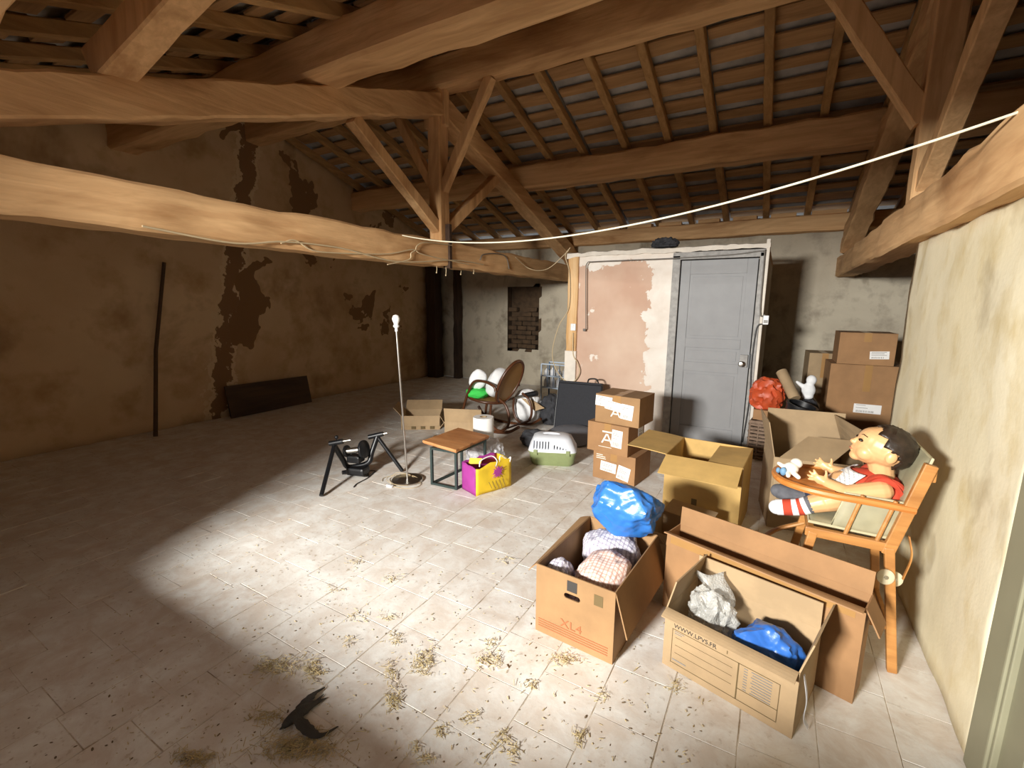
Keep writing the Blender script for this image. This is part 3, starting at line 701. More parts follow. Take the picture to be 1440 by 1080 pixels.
def sticker(t, x, z, w, h, tilt=0, seed=0, face='front', off=0., d=0, W=0):
    """white label with grey print on the front (or right) face"""
    rn = random.Random(seed); R = Matrix.Rotation(rad(tilt), 4, 'Y')
    base = Matrix.Translation((x, -.0014-off, z)) @ R if face == 'front' else Matrix.Translation((W+.0014+off, x, z)) @ rotz(rad(90)) @ R
    lab = MB(); lab.lohi((-w/2, -.0004, -h/2), (w/2, .0004, h/2)); lab.v = [base @ v for v in lab.v]; lo = lab.build('shipping_label', 'label_white', t)
    pr = MB(); y0 = -.0009
    z_ = h*.38
    while z_ > -h*.05:
        ln = rn.uniform(.3, .8)*w; 
        if rn.random() < .75: pr.lohi((-w*.42, y0, z_-.0022), (-w*.42+ln, y0+.0004, z_+.0022))
        z_ -= .014
    x_ = -w*.4
    while x_ < w*.25:
        q = rn.choice((.002, .003, .004)); pr.lohi((x_, y0, -h*.42), (x_+q, y0+.0004, -h*.2)); x_ += q+rn.choice((.003, .005))
    pr.v = [base @ v for v in pr.v]; pr.build('print', 'ink_grey', lo)['kind'] = 'stuff'
    return lo
def bars(t, name, m, rects, y=-.0016):
    mb = MB()
    for x0, x1, z0, z1 in rects: mb.lohi((x0, y, z0), (x1, y+.0006, z1))
    return mb.build(name, m, t)
# --- stack of three closed cartons by the closet wall
grp = None
s0 = carton('shipping_carton', 'closed brown carton at the bottom of the stack of three', (-1.292, 3.685, 0), rad(-7.7), .385, .34, .25, 'card_brown', closed=True)
sticker(s0, .145, .12, .145, .085, 4, 1); sticker(s0, .285, .095, .11, .12, 10, 2, off=.001)
bars(s0, 'small_print', 'ink_white', [(.03, .03+l, .215-i*.016, .221-i*.016) for i, l in enumerate((.06, .085, .09))])
def a_mark(t, cx, z, s):
    mb = MB(); y = -.0012
    for pts in (((-.5, 0), (-.36, 0), (.05, .8), (-.09, .8)), ((.5, 0), (.36, 0), (-.05, .8), (.09, .8)), ((-.3, .22), (.3, .22), (.26, .34), (-.26, .34)), ((-.42, .9), (.46, .9), (.46, 1.02), (-.42, 1.02))):
        mb.slab([(cx+a*s, y, z+b*s) for a, b in pts], .0008)
    mb.build('printed_mark', 'ink_white', t)
s1 = carton('shipping_carton', 'closed brown carton in the middle of the stack of three', (-1.345, 3.665, .2512), rad(-8.5), .375, .33, .255, 'card_brown', closed=True)
a_mark(s1, .185, .085, .105); sticker(s1, .275, .14, .095, .15, 3, 3); sticker(s1, .25, .18, .1, .1, 0, 9, 'right', W=.375)
bars(s1, 'small_print', 'ink_white', [(.11, .23, .05, .054)])
s2 = carton('shipping_carton', 'closed brown carton on top of the stack of three', (-1.285, 3.67, .5073), rad(-7.0), .39, .33, .245, 'card_tan', closed=True)
a_mark(s2, .185, .065, .09); sticker(s2, .075, .185, .15, .085, 3, 4); sticker(s2, .165, .155, .15, .075, 8, 5, off=.001); sticker(s2, .285, .12, .105, .125, 5, 6, off=.002)
MB().slab([(.15, .12, .2475), (.23, .13, .2475), (.22, .2, .2475), (.16, .19, .2475)], .001).build('torn_tape', 'tape', s2)

# --- the open moving box with pillows and a blue bag
b1 = carton('moving_box', 'open tan moving box printed XL4, filled with plaid pillows', (-.849, 1.713, 0), rad(-4.2), .378, .575, .335, 'card_tan',
            {'right': (.20, 163), 'left': (.06, 100, .5), 'back': (.19, 125)}, hole=(.182, .236, .039, .013))
text_part('printed_text', 'XL4', .055, 'ink_rust', b1, Matrix.Translation((.128, -.0013, .078)) @ FRONT, 1.15)
bars(b1, 'printed_stripes', 'ink_rust', [(.015, .355, .066-i*.0115, .0705-i*.0115) for i in range(4)])
bars(b1, 'pictogram', 'ink', [(.157, .205, .262, .312)]); bars(b1, 'pictogram', 'ink_brown', [(.285, .325, .245, .295), ])
bl = Matrix.Translation((-.849, 1.713, 0)) @ rotz(rad(-4.2))
def inbox(M, x, y, z): return M @ Vector((x, y, z))
def lump(name, label, cat, M, c, r, amp, fr, seed, m, power=.75, R=None, ridged=False, group=None, sub=5):
    o = crumpled((0, 0, 0), r, amp, fr, seed, power, sub, R=R, ridged=ridged).build(name, m, smooth=True, origin=(0, 0, 0)); o.location = inbox(M, *c); o.rotation_euler = (0, 0, 0)
    return tag(o, label, cat, group)
Rz = lambda a: Matrix.Rotation(rad(a), 3, 'Z'); Rx = lambda a: Matrix.Rotation(rad(a), 3, 'X'); Ry = lambda a: Matrix.Rotation(rad(a), 3, 'Y')
lump('pillow', 'pink plaid pillow bulging from the XL4 box', 'pillow', bl, (.248, .180, .262), (.108, .145, .088), .016, 1.5, 3, 'plaid_pink', R=Rz(-18) @ Rx(14))
lump('pillow', 'mauve plaid pillow at the back of the XL4 box', 'pillow', bl, (.185, .432, .255), (.14, .108, .10), .018, 1.5, 7, 'plaid_mauve', R=Rz(24))
lump('pillow', 'small crumpled mauve cloth bundle in the front corner of the XL4 box', 'cloth', bl, (.062, .11, .238), (.044, .075, .08), .012, 1.6, 11, 'plaid_mauve', R=Rz(-30) @ Rx(30))
lump('cloth_bundle', 'white and pink cloth filling the bottom of the XL4 box', 'cloth', bl, (.189, .288, .088), (.172, .265, .080), .008, 3, 12, 'plaid_pink')
def bag(name, label, M, c, r, seed, m, R=None, cat='bag', **kw):
    o = facets(r, seed, R=R, **kw).build(name, m, smooth=True, origin=(0, 0, 0)); o.location = inbox(M, *c); return tag(o, label, cat)
bag('blue_bag', 'bright blue crumpled plastic bag on the pillows of the XL4 box', bl, (.225, .485, .485), (.18, .125, .12), 22, 'blue_bag', R=Rz(-8) @ Rx(-24), n=22, lo=.78, hi=1.1, amp=.075, freq=1.1)

# --- LPVS box in front with bubble wrap and blue bag
CW, CH, CDp = .487, .262, .31; cpM = Matrix.Translation((-.293, 1.806, 0)) @ rotz(rad(-15.2))
cp = carton('moving_box', 'low wide moving box with printed form lines, holding bubble wrap', (-.293, 1.806, 0), rad(-15.2), CW, CDp, CH, 'card_pale',
            {'front': (.05, 92), 'back': (.115, -4), 'left': (.13, -14), 'right': (.13, 14)})
text_part('printed_text', 'WWW.LPVS.FR', .027, 'ink', cp, Matrix.Translation((.04, -.0013, .192)) @ FRONT, .95)
bx = lambda x0, x1, z0, z1, q=.0022: [(x0, x1, z0, z0+q), (x0, x1, z1-q, z1), (x0, x0+q, z0, z1), (x1-q, x1, z0, z1)]
bars(cp, 'printed_form', 'ink_brown', bx(.035, .295, .03, .185)+bx(.295, .435, .03, .185)+[(.295, .435, .078, .0802)]+[(.05, .275, z, z+.0012) for z in (.150, .115, .08)]+[(.25, .253, .196, .212)])
_pf = bars(cp, 'printed_form_text', 'ink_grey', [(.34+.005*(i % 2), .41, .172-.011*i, .1755-.011*i) for i in range(9)]+[(.315, .328, .172-.011*i, .1755-.011*i) for i in range(9)]+[(.045, .085, .175, .178), (.045, .075, .166, .169), (.042, .1, .045, .05)])
_pf['kind'] = 'stuff'
MB().tube(bez([(CW+.004, .05, .23), (CW+.022, .04, .15), (CW+.018, .06, .06), (CW+.03, .08, .012)]), .009, 6, flat=.25).build('loose_tape', 'clear_film', cp, smooth=True)
bw = facets((.082, .098, .11), 33, R=Rz(30), n=26, amp=.13, freq=1.5).build('bubble_wrap', 'bubble', smooth=True, origin=(0, 0, 0)); bw.location = inbox(cpM, .122, .155, .20)
tag(bw, 'crumpled clear bubble wrap in the low wide box', 'bubble wrap')
tail = MB(); 
for i in range(7):
    for j in range(9):
        a, b = i/6, j/8; tail.v.append(Vector((-.06+.12*a+.03*math.sin(b*5), .03+.05*math.sin(a*5+b*3)*.6+.06*b, .03+.12*b+.008*math.sin(a*7))))
for i in range(6):
    for j in range(8): q = i*9+j; tail.f.append((q, q+1, q+10, q+9))
tl = tail.build('bubble_wrap_tail', 'bubble', bw, smooth=True); tl.modifiers.new('t', 'SOLIDIFY').thickness = .004
bag('blue_bag', 'dark blue crumpled plastic bag in the low wide box', cpM, (.338, .146, .18), (.110, .104, .1), 41, 'blue_dark', R=Rz(-10) @ Ry(14), n=22, lo=.75, amp=.09, freq=1.1)

# --- long narrow box standing behind it
lg = Matrix
pA, pB = onZ(938.5, 748, .40), onZ(1219, 858, .40)
la = math.atan2(pB.y-pA.y, pB.x-pA.x); lw = (pB-pA).length
lb = carton('long_box', 'long narrow brown carton with upright back flap behind the low wide box', (pA.x, pA.y, 0), la, lw, .13, .40, 'card_brown',
            {'back': (.095, 4), 'front': (.05, 60, .25), 'right': (.10, 150), 'left': (.07, 176)})
MB().lohi((.02, -.001, .35), (lw-.03, -.0002, .395)).build('tape', 'tape', lb)
# --- small open carton with flaps up, behind the XL4 box
carton('small_carton', 'small open carton with torn flaps between the XL4 box and the tall box', (-.60, 2.58, 0), rad(-14), .30, .30, .20, 'card_pale', {'left': (.12, 70), 'back': (.14, 70), 'front': (.10, 150), 'right': (.1, 120)})
# --- tall open box with yellow flaps
tb = carton('tall_box', 'tall open carton with flaps folded out, in front of the closet door', (-.588, 3.16, 0), rad(-4), .485, .50, .48, 'card_yellow',
            {'left': (.28, 84), 'front': (.20, 108), 'right': (.22, -98), 'back': (.03, 175)})
bars(tb, 'pictogram', 'ink_brown', [(.19, .225, .16, .205)])
MB().lohi((.4851, .0, .25), (.4856, .035, .48)).build('tape', 'tape', tb)
# --- big open box behind the doll
bb = carton('large_open_box', 'large open carton behind the high chair, inside flaps standing up', (.06, 3.42, 0), rad(8), .50, .46, .50, 'card_dull',
            {'back': (.24, 8), 'right': (.24, -10, -.15), 'left': (.24, 12), 'front': (.2, 160)})
fp = MB().slab([(.09, 3.40, .506), (.38, 3.44, .506), (.535, 3.66, .62), (.25, 3.62, .62)], .005).build('loose_flap', 'card_dull'); tag(fp, 'loose folded sheet of cardboard lying across the large open box', 'cardboard')
# --- boxes at the very back
r0 = carton('storage_carton', 'big closed carton with a white label behind the cream wall', (.50, 5.55, 0), rad(2), .62, .45, .93, 'card_brown', closed=True); sticker(r0, .34, .50, .22, .09, 0, 14)
r1 = carton('storage_carton', 'closed carton on top of the big closed carton behind the cream wall', (.545, 5.56, .932), rad(1), .45, .40, .31, 'card_brown', closed=True); sticker(r1, .33, .10, .15, .075, -3, 15)
carton('storage_carton', 'narrow closed carton standing behind the big closed carton', (.34, 6.08, 0), rad(4), .30, .4, .98, 'card_dull', closed=True)

# ------------------------------------------------------------------ items by the closet's far corner
wk = thing('wicker_basket', 'rectangular grey brown wicker basket beside the closet wall', 'basket', (.02, 5.08, 0), rad(-6))
bw_, bd_, bh_ = .30, .26, .37
for i in range(10):
    z = .02+i*.036; q = MB(); pts = []
    for k in range(48):
        a = k/48*4; s = int(a); f = a-s; c = [(-1, -1), (1, -1), (1, 1), (-1, 1)]; x = c[s][0]+(c[(s+1) % 4][0]-c[s][0])*f; y = c[s][1]+(c[(s+1) % 4][1]-c[s][1])*f
        wv = .006*math.sin(k*math.pi/2+i*math.pi); pts.append((x*(bw_/2+wv), y*(bd_/2+wv), z))
    q.tube(pts, .017, 6, closed=True, flat=.9).build('weave_band', 'wicker', wk, smooth=True)
for x in (-1, -.5, 0, .5, 1):
    for y in (-1, 1): MB().tube([(x*bw_/2, y*(bd_/2+.008), 0), (x*bw_/2, y*(bd_/2+.008), bh_)], .008, 6).build('stake', 'wicker', wk, smooth=True)
MB().tube([(bw_/2*a, bd_/2*b, bh_) for a, b in ((-1, -1), (1, -1), (1, 1), (-1, 1))], .018, 8, closed=True).build('rim', 'wicker', wk, smooth=True)
MB().lohi((-bw_/2, -bd_/2, 0), (bw_/2, bd_/2, .02)).build('bottom', 'wicker', wk)
carton('flat_carton', 'flat brown carton lying on the wicker basket', (-.13, 5.0, .39), rad(-6), .32, .26, .10, 'card_brown', closed=True)
o = crumpled((0, 0, 0), (.13, .11, .15), .04, 1.8, 51, .9, 4, flat=-.13).build('orange_bag', 'orange_plastic', smooth=True, origin=(0, 0, 0)); o.location = (-.03, 5.10, .625); tag(o, 'crumpled orange plastic bag on the flat brown carton', 'bag')
o = MB().tube([(.075, 5.16, .86), (.205, 4.985, .635)], .05, 16).build('cardboard_tube', 'card_dull', smooth=True); tag(o, 'grey cardboard tube leaning over the orange bag', 'tube')
o = MB().lathe([(.001, 0), (.085, 0), (.12, .26), (.13, .262), (.13, .28), (.11, .28), (.08, .012), (.001, .012)], (.19, 4.78, .357), 24, (.25, -.1, 1), caps=False).build('black_bucket', 'black_plastic', smooth=True); tag(o, 'black plastic bucket tipped against the large open box', 'bucket')
ct = carton('support_carton', 'dark closed carton under the black bucket', (.10, 4.60, 0), 0, .24, .28, .335, 'card_dull', closed=True)
# white plush silhouette
mb = MB().ell((0, 0, .07), (.06, .05, .075)).ell((.015, 0, .17), (.045, .042, .05)).cap((-.03, 0, .09), (-.10, 0, .14), .025, .016).ell((.0, 0, .01), (.05, .045, .03)); o = mb.build('white_toy', 'white_cloth', origin=(0, 0, 0)); fuse(o, .008); o.location = (.315, 5.19, .625); tag(o, 'plain white soft toy on top of the heap beside the closet', 'toy')
o = crumpled((0, 0, 0), (.095, .12, .30), .02, 2, 71, .8, 4, flat=-.295).build('dark_sack', 'dark_fabric', smooth=True, origin=(0, 0, 0)); o.location = (.335, 5.22, .303); tag(o, 'dark sack slumped under the white toy', 'sack')

# ------------------------------------------------------------------ floor lamp
lp = onZ(573, 676); lt = thing('floor_lamp', 'bare floor lamp without shade, white bulb on a thin steel pole', 'lamp', (lp.x, lp.y, 0))
lean = Vector((-.045, -.02, 1.27))
MB().lathe([(.001, 0), (.128, 0), (.132, .004), (.132, .014), (.126, .02), (.02, .024), (.001, .024)], n=40, caps=False).build('base', 'steel', lt, True)
MB().tube([(0, 0, .02), lean], .0085, 12).build('pole', 'steel', lt, True)
MB().lathe([(.012, 0), (.012, .03), (.02, .032), (.026, .045), (.02, .05), (.017, .06)], lean, 16).build('lamp_holder', 'white_plastic', lt, True)
MB().lathe([(.014, 0), (.02, .02), (.03, .045), (.031, .06), (.022, .082), (.002, .09)], lean+Vector((0, 0, .045)), 20).build('bulb', 'opal', lt, True)
rn = random.Random(2); pts = []
for i in range(40):
    a = i*.42; r_ = .13+.025*math.sin(i*.7)+(.03 if i > 25 else 0); pts.append((r_*math.cos(a)*1.05-.02, r_*math.sin(a)*.75-.045, .005+(.03 if i < 22 else 0)*abs(math.sin(a*.5))))
MB().tube(bez(pts, 4), .0022, 6).build('cord', 'wire_white', lt, True)
MB().lohi((-.06, -.19, .0), (.0, -.165, .02)).build('cord_switch', 'white_plastic', lt, bevel=.004)

# ------------------------------------------------------------------ bike trainer
L0 = onZ(452, 699); R0 = onZ(566, 664)
tr = thing('bike_trainer', 'black folding bicycle trainer stand with flywheel roller', 'trainer', (L0.x, L0.y, 0))
off = Vector((L0.x, L0.y, 0)); 
def dep(x, y, ref): # a point on the vertical plane through the trainer, square to the view
    n = Vector((math.sin(YAW), math.cos(YAW), 0)); d = ray(x, y); t = (Vector(ref)-CAM).dot(n)/d.dot(n); return CAM+d*t-off
c3 = lambda x, y: (440+x/9, 590+y/9)
ref = (L0.x, L0.y, 0); refm = Vector((-3.12, 2.62, 0)); refr = Vector((R0.x, R0.y, 0))
aL = dep(*c3(270, 330), refm-Vector((.0, .12, 0))); aR = dep(*c3(815, 215), refm+Vector((.0, .14, 0))); foot2 = refr-off
MB().tube([(0, 0, .012), aL], .017, 12).build('leg', 'black_metal', tr, True)
MB().tube([foot2+Vector((0, 0, .012)), aR], .017, 12).build('leg', 'black_metal', tr, True)
b1_ = dep(*c3(430, 590), refm); b2_ = dep(*c3(700, 545), refm+Vector((0, .05, 0)))
MB().tube(bez([aL, aL.lerp(b1_, .7), b1_+Vector((0, 0, .0)), b1_.lerp(b2_, .3)+Vector((0, 0, -.015)), b2_, b2_.lerp(aR, .4), aR], 6), .023, 12).build('frame_tube', 'black_metal', tr, True)
e1, e2 = dep(*c3(210, 305), refm-Vector((0, .12, 0))), dep(*c3(380, 275), refm-Vector((0, .12, 0)))
MB().tube([e1, e2], .022, 14).build('axle_clamp', 'black_metal', tr, True)
MB().tube([e2, dep(*c3(480, 258), refm-Vector((0, .12, 0)))], .009, 10).build('axle_pin', 'steel', tr, True)
e3, e4 = dep(*c3(705, 222), refm+Vector((0, .14, 0))), dep(*c3(890, 180), refm+Vector((0, .14, 0)))
MB().tube([e3, e4], .022, 14).build('axle_clamp', 'black_metal', tr, True); MB().tube([e4, dep(*c3(938, 172), refm+Vector((0, .14, 0)))], .009, 10).build('axle_pin', 'steel', tr, True)
k0 = dep(*c3(300, 240), refm-Vector((0, .12, 0))); MB().tube([e1.lerp(e2, .5), k0], .004, 6).build('knob_stem', 'black_metal', tr, True); MB().ell(k0+Vector((0, 0, .012)), (.016, .016, .016)).build('knob', 'black_plastic', tr, True)
axd = (dep(*c3(640, 370), refm)-dep(*c3(430, 400), refm)).normalized(); axd = (axd+Vector((0, -.25, 0))).normalized()
w1_ = dep(*c3(430, 400), refm); w2_ = dep(*c3(645, 375), refm)
MB().lathe([(.001, -.012), (.045, -.012), (.052, -.006), (.052, .006), (.045, .012), (.001, .012)], w1_, 28, axd, caps=False).build('resistance_wheel', 'black_plastic', tr, True)
MB().lathe([(.001, -.018), (.06, -.018), (.078, -.01), (.08, .0), (.078, .01), (.06, .018), (.001, .018)], w2_, 32, axd, caps=False).build('flywheel', 'black_metal', tr, True)
MB().tube([w1_, w2_], .027, 18).build('roller', 'steel', tr, True)
mid = (w1_+w2_)/2; MB().box(mid-Vector((0, 0, .075)), (.12, .10, .06), Matrix.Rotation(math.atan2(axd.y, axd.x), 3, 'Z')).build('bracket', 'black_metal', tr, bevel=.012)
MB().box(Vector((mid.x+.02, mid.y, .05)), (.17, .12, .07), Matrix.Rotation(math.atan2(axd.y, axd.x), 3, 'Z')).build('base_block', 'black_plastic', tr, bevel=.02)
h1, h2 = onZ(*c3(370, 672), .03)-off, onZ(*c3(600, 628), .03)-off; MB().tube([h1, h2], .018, 12).build('adjuster_handle', 'black_plastic', tr, True)
g = [onZ(*c3(*q), .006)-off for q in ((560, 660), (600, 710), (690, 720), (700, 690), (640, 670), (700, 650), (790, 650), (760, 680), (690, 740), (560, 810), (515, 855))]
MB().tube(bez(g, 6), .004, 6).build('shifter_cable', 'wire_black', tr, True)

# ------------------------------------------------------------------ side table
tp = [onZ(608, 681), onZ(642, 688)]
ta = rad(4); st_ = thing('side_table', 'small side table with live edge wooden top and dark steel frame', 'table', (tp[0].x, tp[0].y, 0), ta)
th, tw, tdp = .325, .235, .40
rn = random.Random(9); ol = []
o1 = [onZ(*p, th+.012) for p in ((594, 622), (641, 636), (688, 615), (645, 604))]
cen = sum(o1, Vector())/4
Minv = (Matrix.Translation((tp[0].x, tp[0].y, 0)) @ rotz(ta)).inverted(); lq = [Minv @ p for p in o1]
out = []
for i in range(4):
    a, b = lq[i], lq[(i+1) % 4]
    for k in range(10):
        f = k/10; p = a.lerp(b, f); nrm = Vector((b.y-a.y, a.x-b.x, 0)).normalized(); amp = .008 if i % 2 else .003
        p = p + nrm*fbm(p, 14, 3)*amp; out.append(p)
def ring_at(z, s): 
    c = sum(out, Vector())/len(out); return [Vector((c.x+(p.x-c.x)*s, c.y+(p.y-c.y)*s, z)) for p in out]
MB().rings([ring_at(th, .95), ring_at(th+.01, .99), ring_at(th+.024, 1.), ring_at(th+.03, .985)]).build('table_top', 'table_top', st_)
fr_ = [Minv @ onZ(*p, 0) for p in ((608, 681), (642, 688.5), (682, 668))]; fr_.append(fr_[0]+fr_[2]-fr_[1])
for p in fr_: MB().beam((p.x, p.y, 0), (p.x, p.y, th), .02, .02, (0, 1, 0)).build('leg', 'frame_green', st_)
for i in range(4):
    a, b = fr_[i], fr_[(i+1) % 4]
    for z in (.01, th-.01): MB().beam((a.x, a.y, z), (b.x, b.y, z), .018, .018).build('frame_rail', 'frame_green', st_)

# ------------------------------------------------------------------ paper shopping bag
pb = onZ(667, 694.5); pl_ = onZ(648, 684); pr_ = onZ(716, 680)
bg_ = thing('shopping_bag', 'crumpled purple and yellow paper shopping bag with white handles', 'bag', (pb.x+.036, pb.y-.030, 0))
A = Vector((0, 0, 0)); B = pl_-pb; C = pr_-pb; D = B+C; hh_ = .235
rows = []
for j in range(9):
    v = j/8; ring = []
    for (p, q) in ((A, C), (C, D), (D, B), (B, A)):
        for k in range(10):
            u_ = k/10; w_ = p.lerp(q, u_); ce = D/2; bulge = 1+.10*math.sin(math.pi*v)*(1-abs(2*u_-1)**3)
            c_ = ce+(w_-ce)*bulge; n_ = fbm((c_.x*3, c_.y*3, v*1.3), 4, 2)*.016*v+fbm((c_.x, c_.y, v*.4), 22, 4)*.006
            ring.append(Vector((c_.x+n_*.8, c_.y-n_, hh_*v+(.03*fbm((c_.x, c_.y, 1), 6, 7) if j == 8 else 0)*1)))
    rows.append(ring)
def bagpart(name, a, b, m):
    mb = MB(); n = b-a+1
    for r_ in rows: mb.v += [r_[k % 40] for k in range(a, b+1)]
    for j in range(8):
        for k in range(n-1): q = j*n+k; mb.f.append((q, q+1, q+n+1, q+n))
    o = mb.build(name, m, bg_, smooth=True); o.modifiers.new('t', 'SOLIDIFY').thickness = .0015; return o
bagpart('front_panel', 0, 10, 'yellow_paper'); bagpart('end_panel', 10, 20, 'yellow_paper'); bagpart('back_panel', 20, 30, 'purple_paper'); bagpart('side_panel', 30, 40, 'purple_paper')
MB().add([A*1, C, D, B], [(0, 1, 2, 3)]).build('bottom', 'yellow_paper', bg_).location.z = .003
# purple splash printed on the yellow face, and brown stem lines
sp = MB(); uu = (C-A).normalized(); nn = Vector((uu.y, -uu.x, 0)); 
if nn.y > 0: nn = -nn
pts = []
for k in range(28):
    a = 2*math.pi*k/28; r_ = (.055 if k % 2 else .03)*(1+.25*math.sin(k*2.3)); pts.append(A+uu*((C-A).length*.56+r_*math.cos(a))+nn*.026+Vector((0, 0, hh_*.70+r_*math.sin(a))))
sp.rings([[p-nn*.004 for p in pts], pts]).build('printed_splash', 'purple_paper', bg_)
for i in range(5):
    a0 = A+uu*((C-A).length*(.3+.1*i))+nn*.028+Vector((0, 0, .10)); MB().tube([a0, a0+uu*.03-Vector((0, 0, .06+.01*i))], .0022, 5).build('printed_line', 'ink_brown', bg_)
for k, (q0, q1) in enumerate((((.1, -.05, .0), (.55, -.05, 0)), ((.65, .02, 0), (.95, .02, 0)))):
    p0 = A+uu*((C-A).length*q0[0])+Vector((0, 0, hh_)); p1 = A+uu*((C-A).length*q1[0])+Vector((0, 0, hh_))
    MB().tube(bez([p0-nn*.0, p0+Vector((.0, .02, .045)), p0.lerp(p1, .6)+Vector((0, .03, .06-.06*k)), p1+Vector((.01, .0, .02)), p1-Vector((0, 0, .03))], 6), .0045, 6).build('handle', 'paper_white', bg_, True)
MB().slab([B+Vector((.05, .02, hh_-.02)), B+Vector((.15, .05, hh_-.01)), B+Vector((.16, .06, hh_+.035)), B+Vector((.06, .03, hh_+.03))], .003).build('folded_card', 'yellow_paper', bg_)

# ------------------------------------------------------------------ paper roll and film behind the table
rp = onZ(680, 640); ro = thing('paper_roll', 'large white paper roll standing upright behind the side table', 'paper roll', (rp.x, rp.y, 0))
MB().lathe([(.035, .0), (.1, 0), (.103, .01), (.103, .385), (.1, .395), (.038, .395), (.035, .385), (.035, .0)], n=36, caps=False).build('paper', 'paper_white', ro, True)
MB().lathe([(.033, .01), (.035, .01), (.035, .397), (.03, .397), (.03, .01)], n=24, caps=False).build('core', 'card_dull', ro, True)
o = crumpled((0, 0, 0), (.15, .13, .13), .05, 1.8, 81, .9, 4, flat=-.1).build('plastic_film', 'clear_film', smooth=True, origin=(0, 0, 0)); o.location = (rp.x+.165, rp.y-.225, .109); tag(o, 'crumpled milky plastic film beside the white paper roll', 'film')

# ------------------------------------------------------------------ cat carrier
cpos = onZ(745, 655); cc = thing('pet_carrier', 'pet carrier with pale slotted top and sage green base', 'pet carrier', (cpos.x-.01, cpos.y, 0), rad(22))
def rr(x0, x1, y0, y1, z, r_, n=5):
    pts = []
    for cx, cy, a0 in ((x1-r_, y0+r_, -90), (x1-r_, y1-r_, 0), (x0+r_, y1-r_, 90), (x0+r_, y0+r_, 180)):
        for k in range(n): a = rad(a0+90*k/(n-1)); pts.append((cx+r_*math.cos(a), cy+r_*math.sin(a), z))
    return pts
CWc, CD = .43, .30
MB().rings([rr(.03, CWc-.03, .03, CD-.03, 0, .05), rr(.01, CWc-.01, .01, CD-.01, .03, .06), rr(-.005, CWc+.005, -.005, CD+.005, .125, .06), rr(-.014, CWc+.014, -.014, CD+.014, .13, .065), rr(-.014, CWc+.014, -.014, CD+.014, .14, .065)]).build('base_tub', 'carrier_green', cc, True)
lid_ = MB().rings([rr(-.012, CWc+.012, -.012, CD+.012, .14, .06), rr(-.008, CWc+.008, -.008, CD+.008, .16, .06), rr(.03, CWc-.04, .03, CD-.03, .255, .07), rr(.06, CWc-.07, .06, CD-.06, .275, .07), rr(.1, CWc-.11, .1, CD-.1, .282, .05)]).build('lid', 'carrier_white', cc, True)
cut = MB()
for i in range(13):
    if i == 6: continue
    x = .045+i*.027; zt_ = .235 if i < 6 else .215-.008*(i-6); cut.lohi((x-.006, -.05, .168), (x+.006, .075, zt_))
for i in range(4): y = .07+i*.04; cut.lohi((-.05, y-.006, .17), (.04, y+.006, .23))
cut.rings([rr(.12, .28, .105, .175, .262, .03), rr(.12, .28, .105, .175, .32, .03)])
carve(lid_, cut)
MB().tube(bez([(.118, .14, .276), (.15, .14, .283), (.2, .14, .286), (.25, .14, .283), (.282, .14, .276)], 6), .009, 8).build('handle', 'carrier_white', cc, True)
for x in (.06, .36): MB().lohi((x-.018, -.024, .115), (x+.018, -.012, .165)).build('latch', 'carrier_green', cc, bevel=.004)

# ------------------------------------------------------------------ cartons at the back left
cA = carton('low_carton', 'low torn open carton with dark printed marks by the rocking chair', (-3.78, 3.93, 0), rad(34), .46, .36, .17, 'card_pale', {'front': (.12, 168), 'back': (.16, 50), 'left': (.14, 40), 'right': (.12, 150)})
bars(cA, 'printed_mark', 'ink_brown', [(.12+.11*i, .17+.11*i, .01, .045) for i in range(3)], -.012)
carton('low_carton', 'open carton with long raised front flap against the rocking chair', (-3.20, 4.02, 0), rad(22), .44, .15, .16, 'card_pale', {'front': (.17, 12), 'back': (.1, 120), 'left': (.12, 140), 'right': (.1, 140)})
o = MB().slab([(-3.29, 3.95, .004), (-2.89, 4.11, .004), (-2.82, 3.95, .006), (-3.22, 3.79, .004)], .006).build('cardboard_sheet', 'card_pale'); tag(o, 'loose sheet of pale cardboard on the floor behind the side table', 'cardboard')

# ------------------------------------------------------------------ bentwood rocking chair (faces the brown gable wall)
rc = thing('rocking_chair', 'dark bentwood rocking chair with oval cane back', 'rocking chair', (-2.73, 4.60, 0), rad(-6))
def oval(c, ax, ay, ra, rb, n=36): return [Vector(c)+Vector(ax)*ra*math.cos(2*math.pi*k/n)+Vector(ay)*rb*math.sin(2*math.pi*k/n) for k in range(n)]
up_ = Vector((.42, 0, .9)).normalized(); cy_ = Vector((0, 1, 0)); bc = Vector((.06, 0, .585))
MB().tube(oval(bc, cy_, up_, .205, .285), .019, 10, closed=True).build('back_frame', 'bent_wood', rc, True)
ov = oval(bc, cy_, up_, .195, .275); nrm_ = cy_.cross(up_)*.003
MB().rings([[p-nrm_ for p in ov], [p+nrm_ for p in ov]]).build('cane_back', 'cane', rc)
sc_ = Vector((-.28, 0, .36)); sx_ = Vector((1, 0, -.12)).normalized()
MB().tube(oval(sc_, cy_, sx_, .22, .25), .018, 10, closed=True).build('seat_frame', 'bent_wood', rc, True)
ov = oval(sc_, cy_, sx_, .21, .24); nz_ = Vector((0, 0, .003)); MB().rings([[p-nz_ for p in ov], [p+nz_ for p in ov]]).build('cane_seat', 'cane', rc)
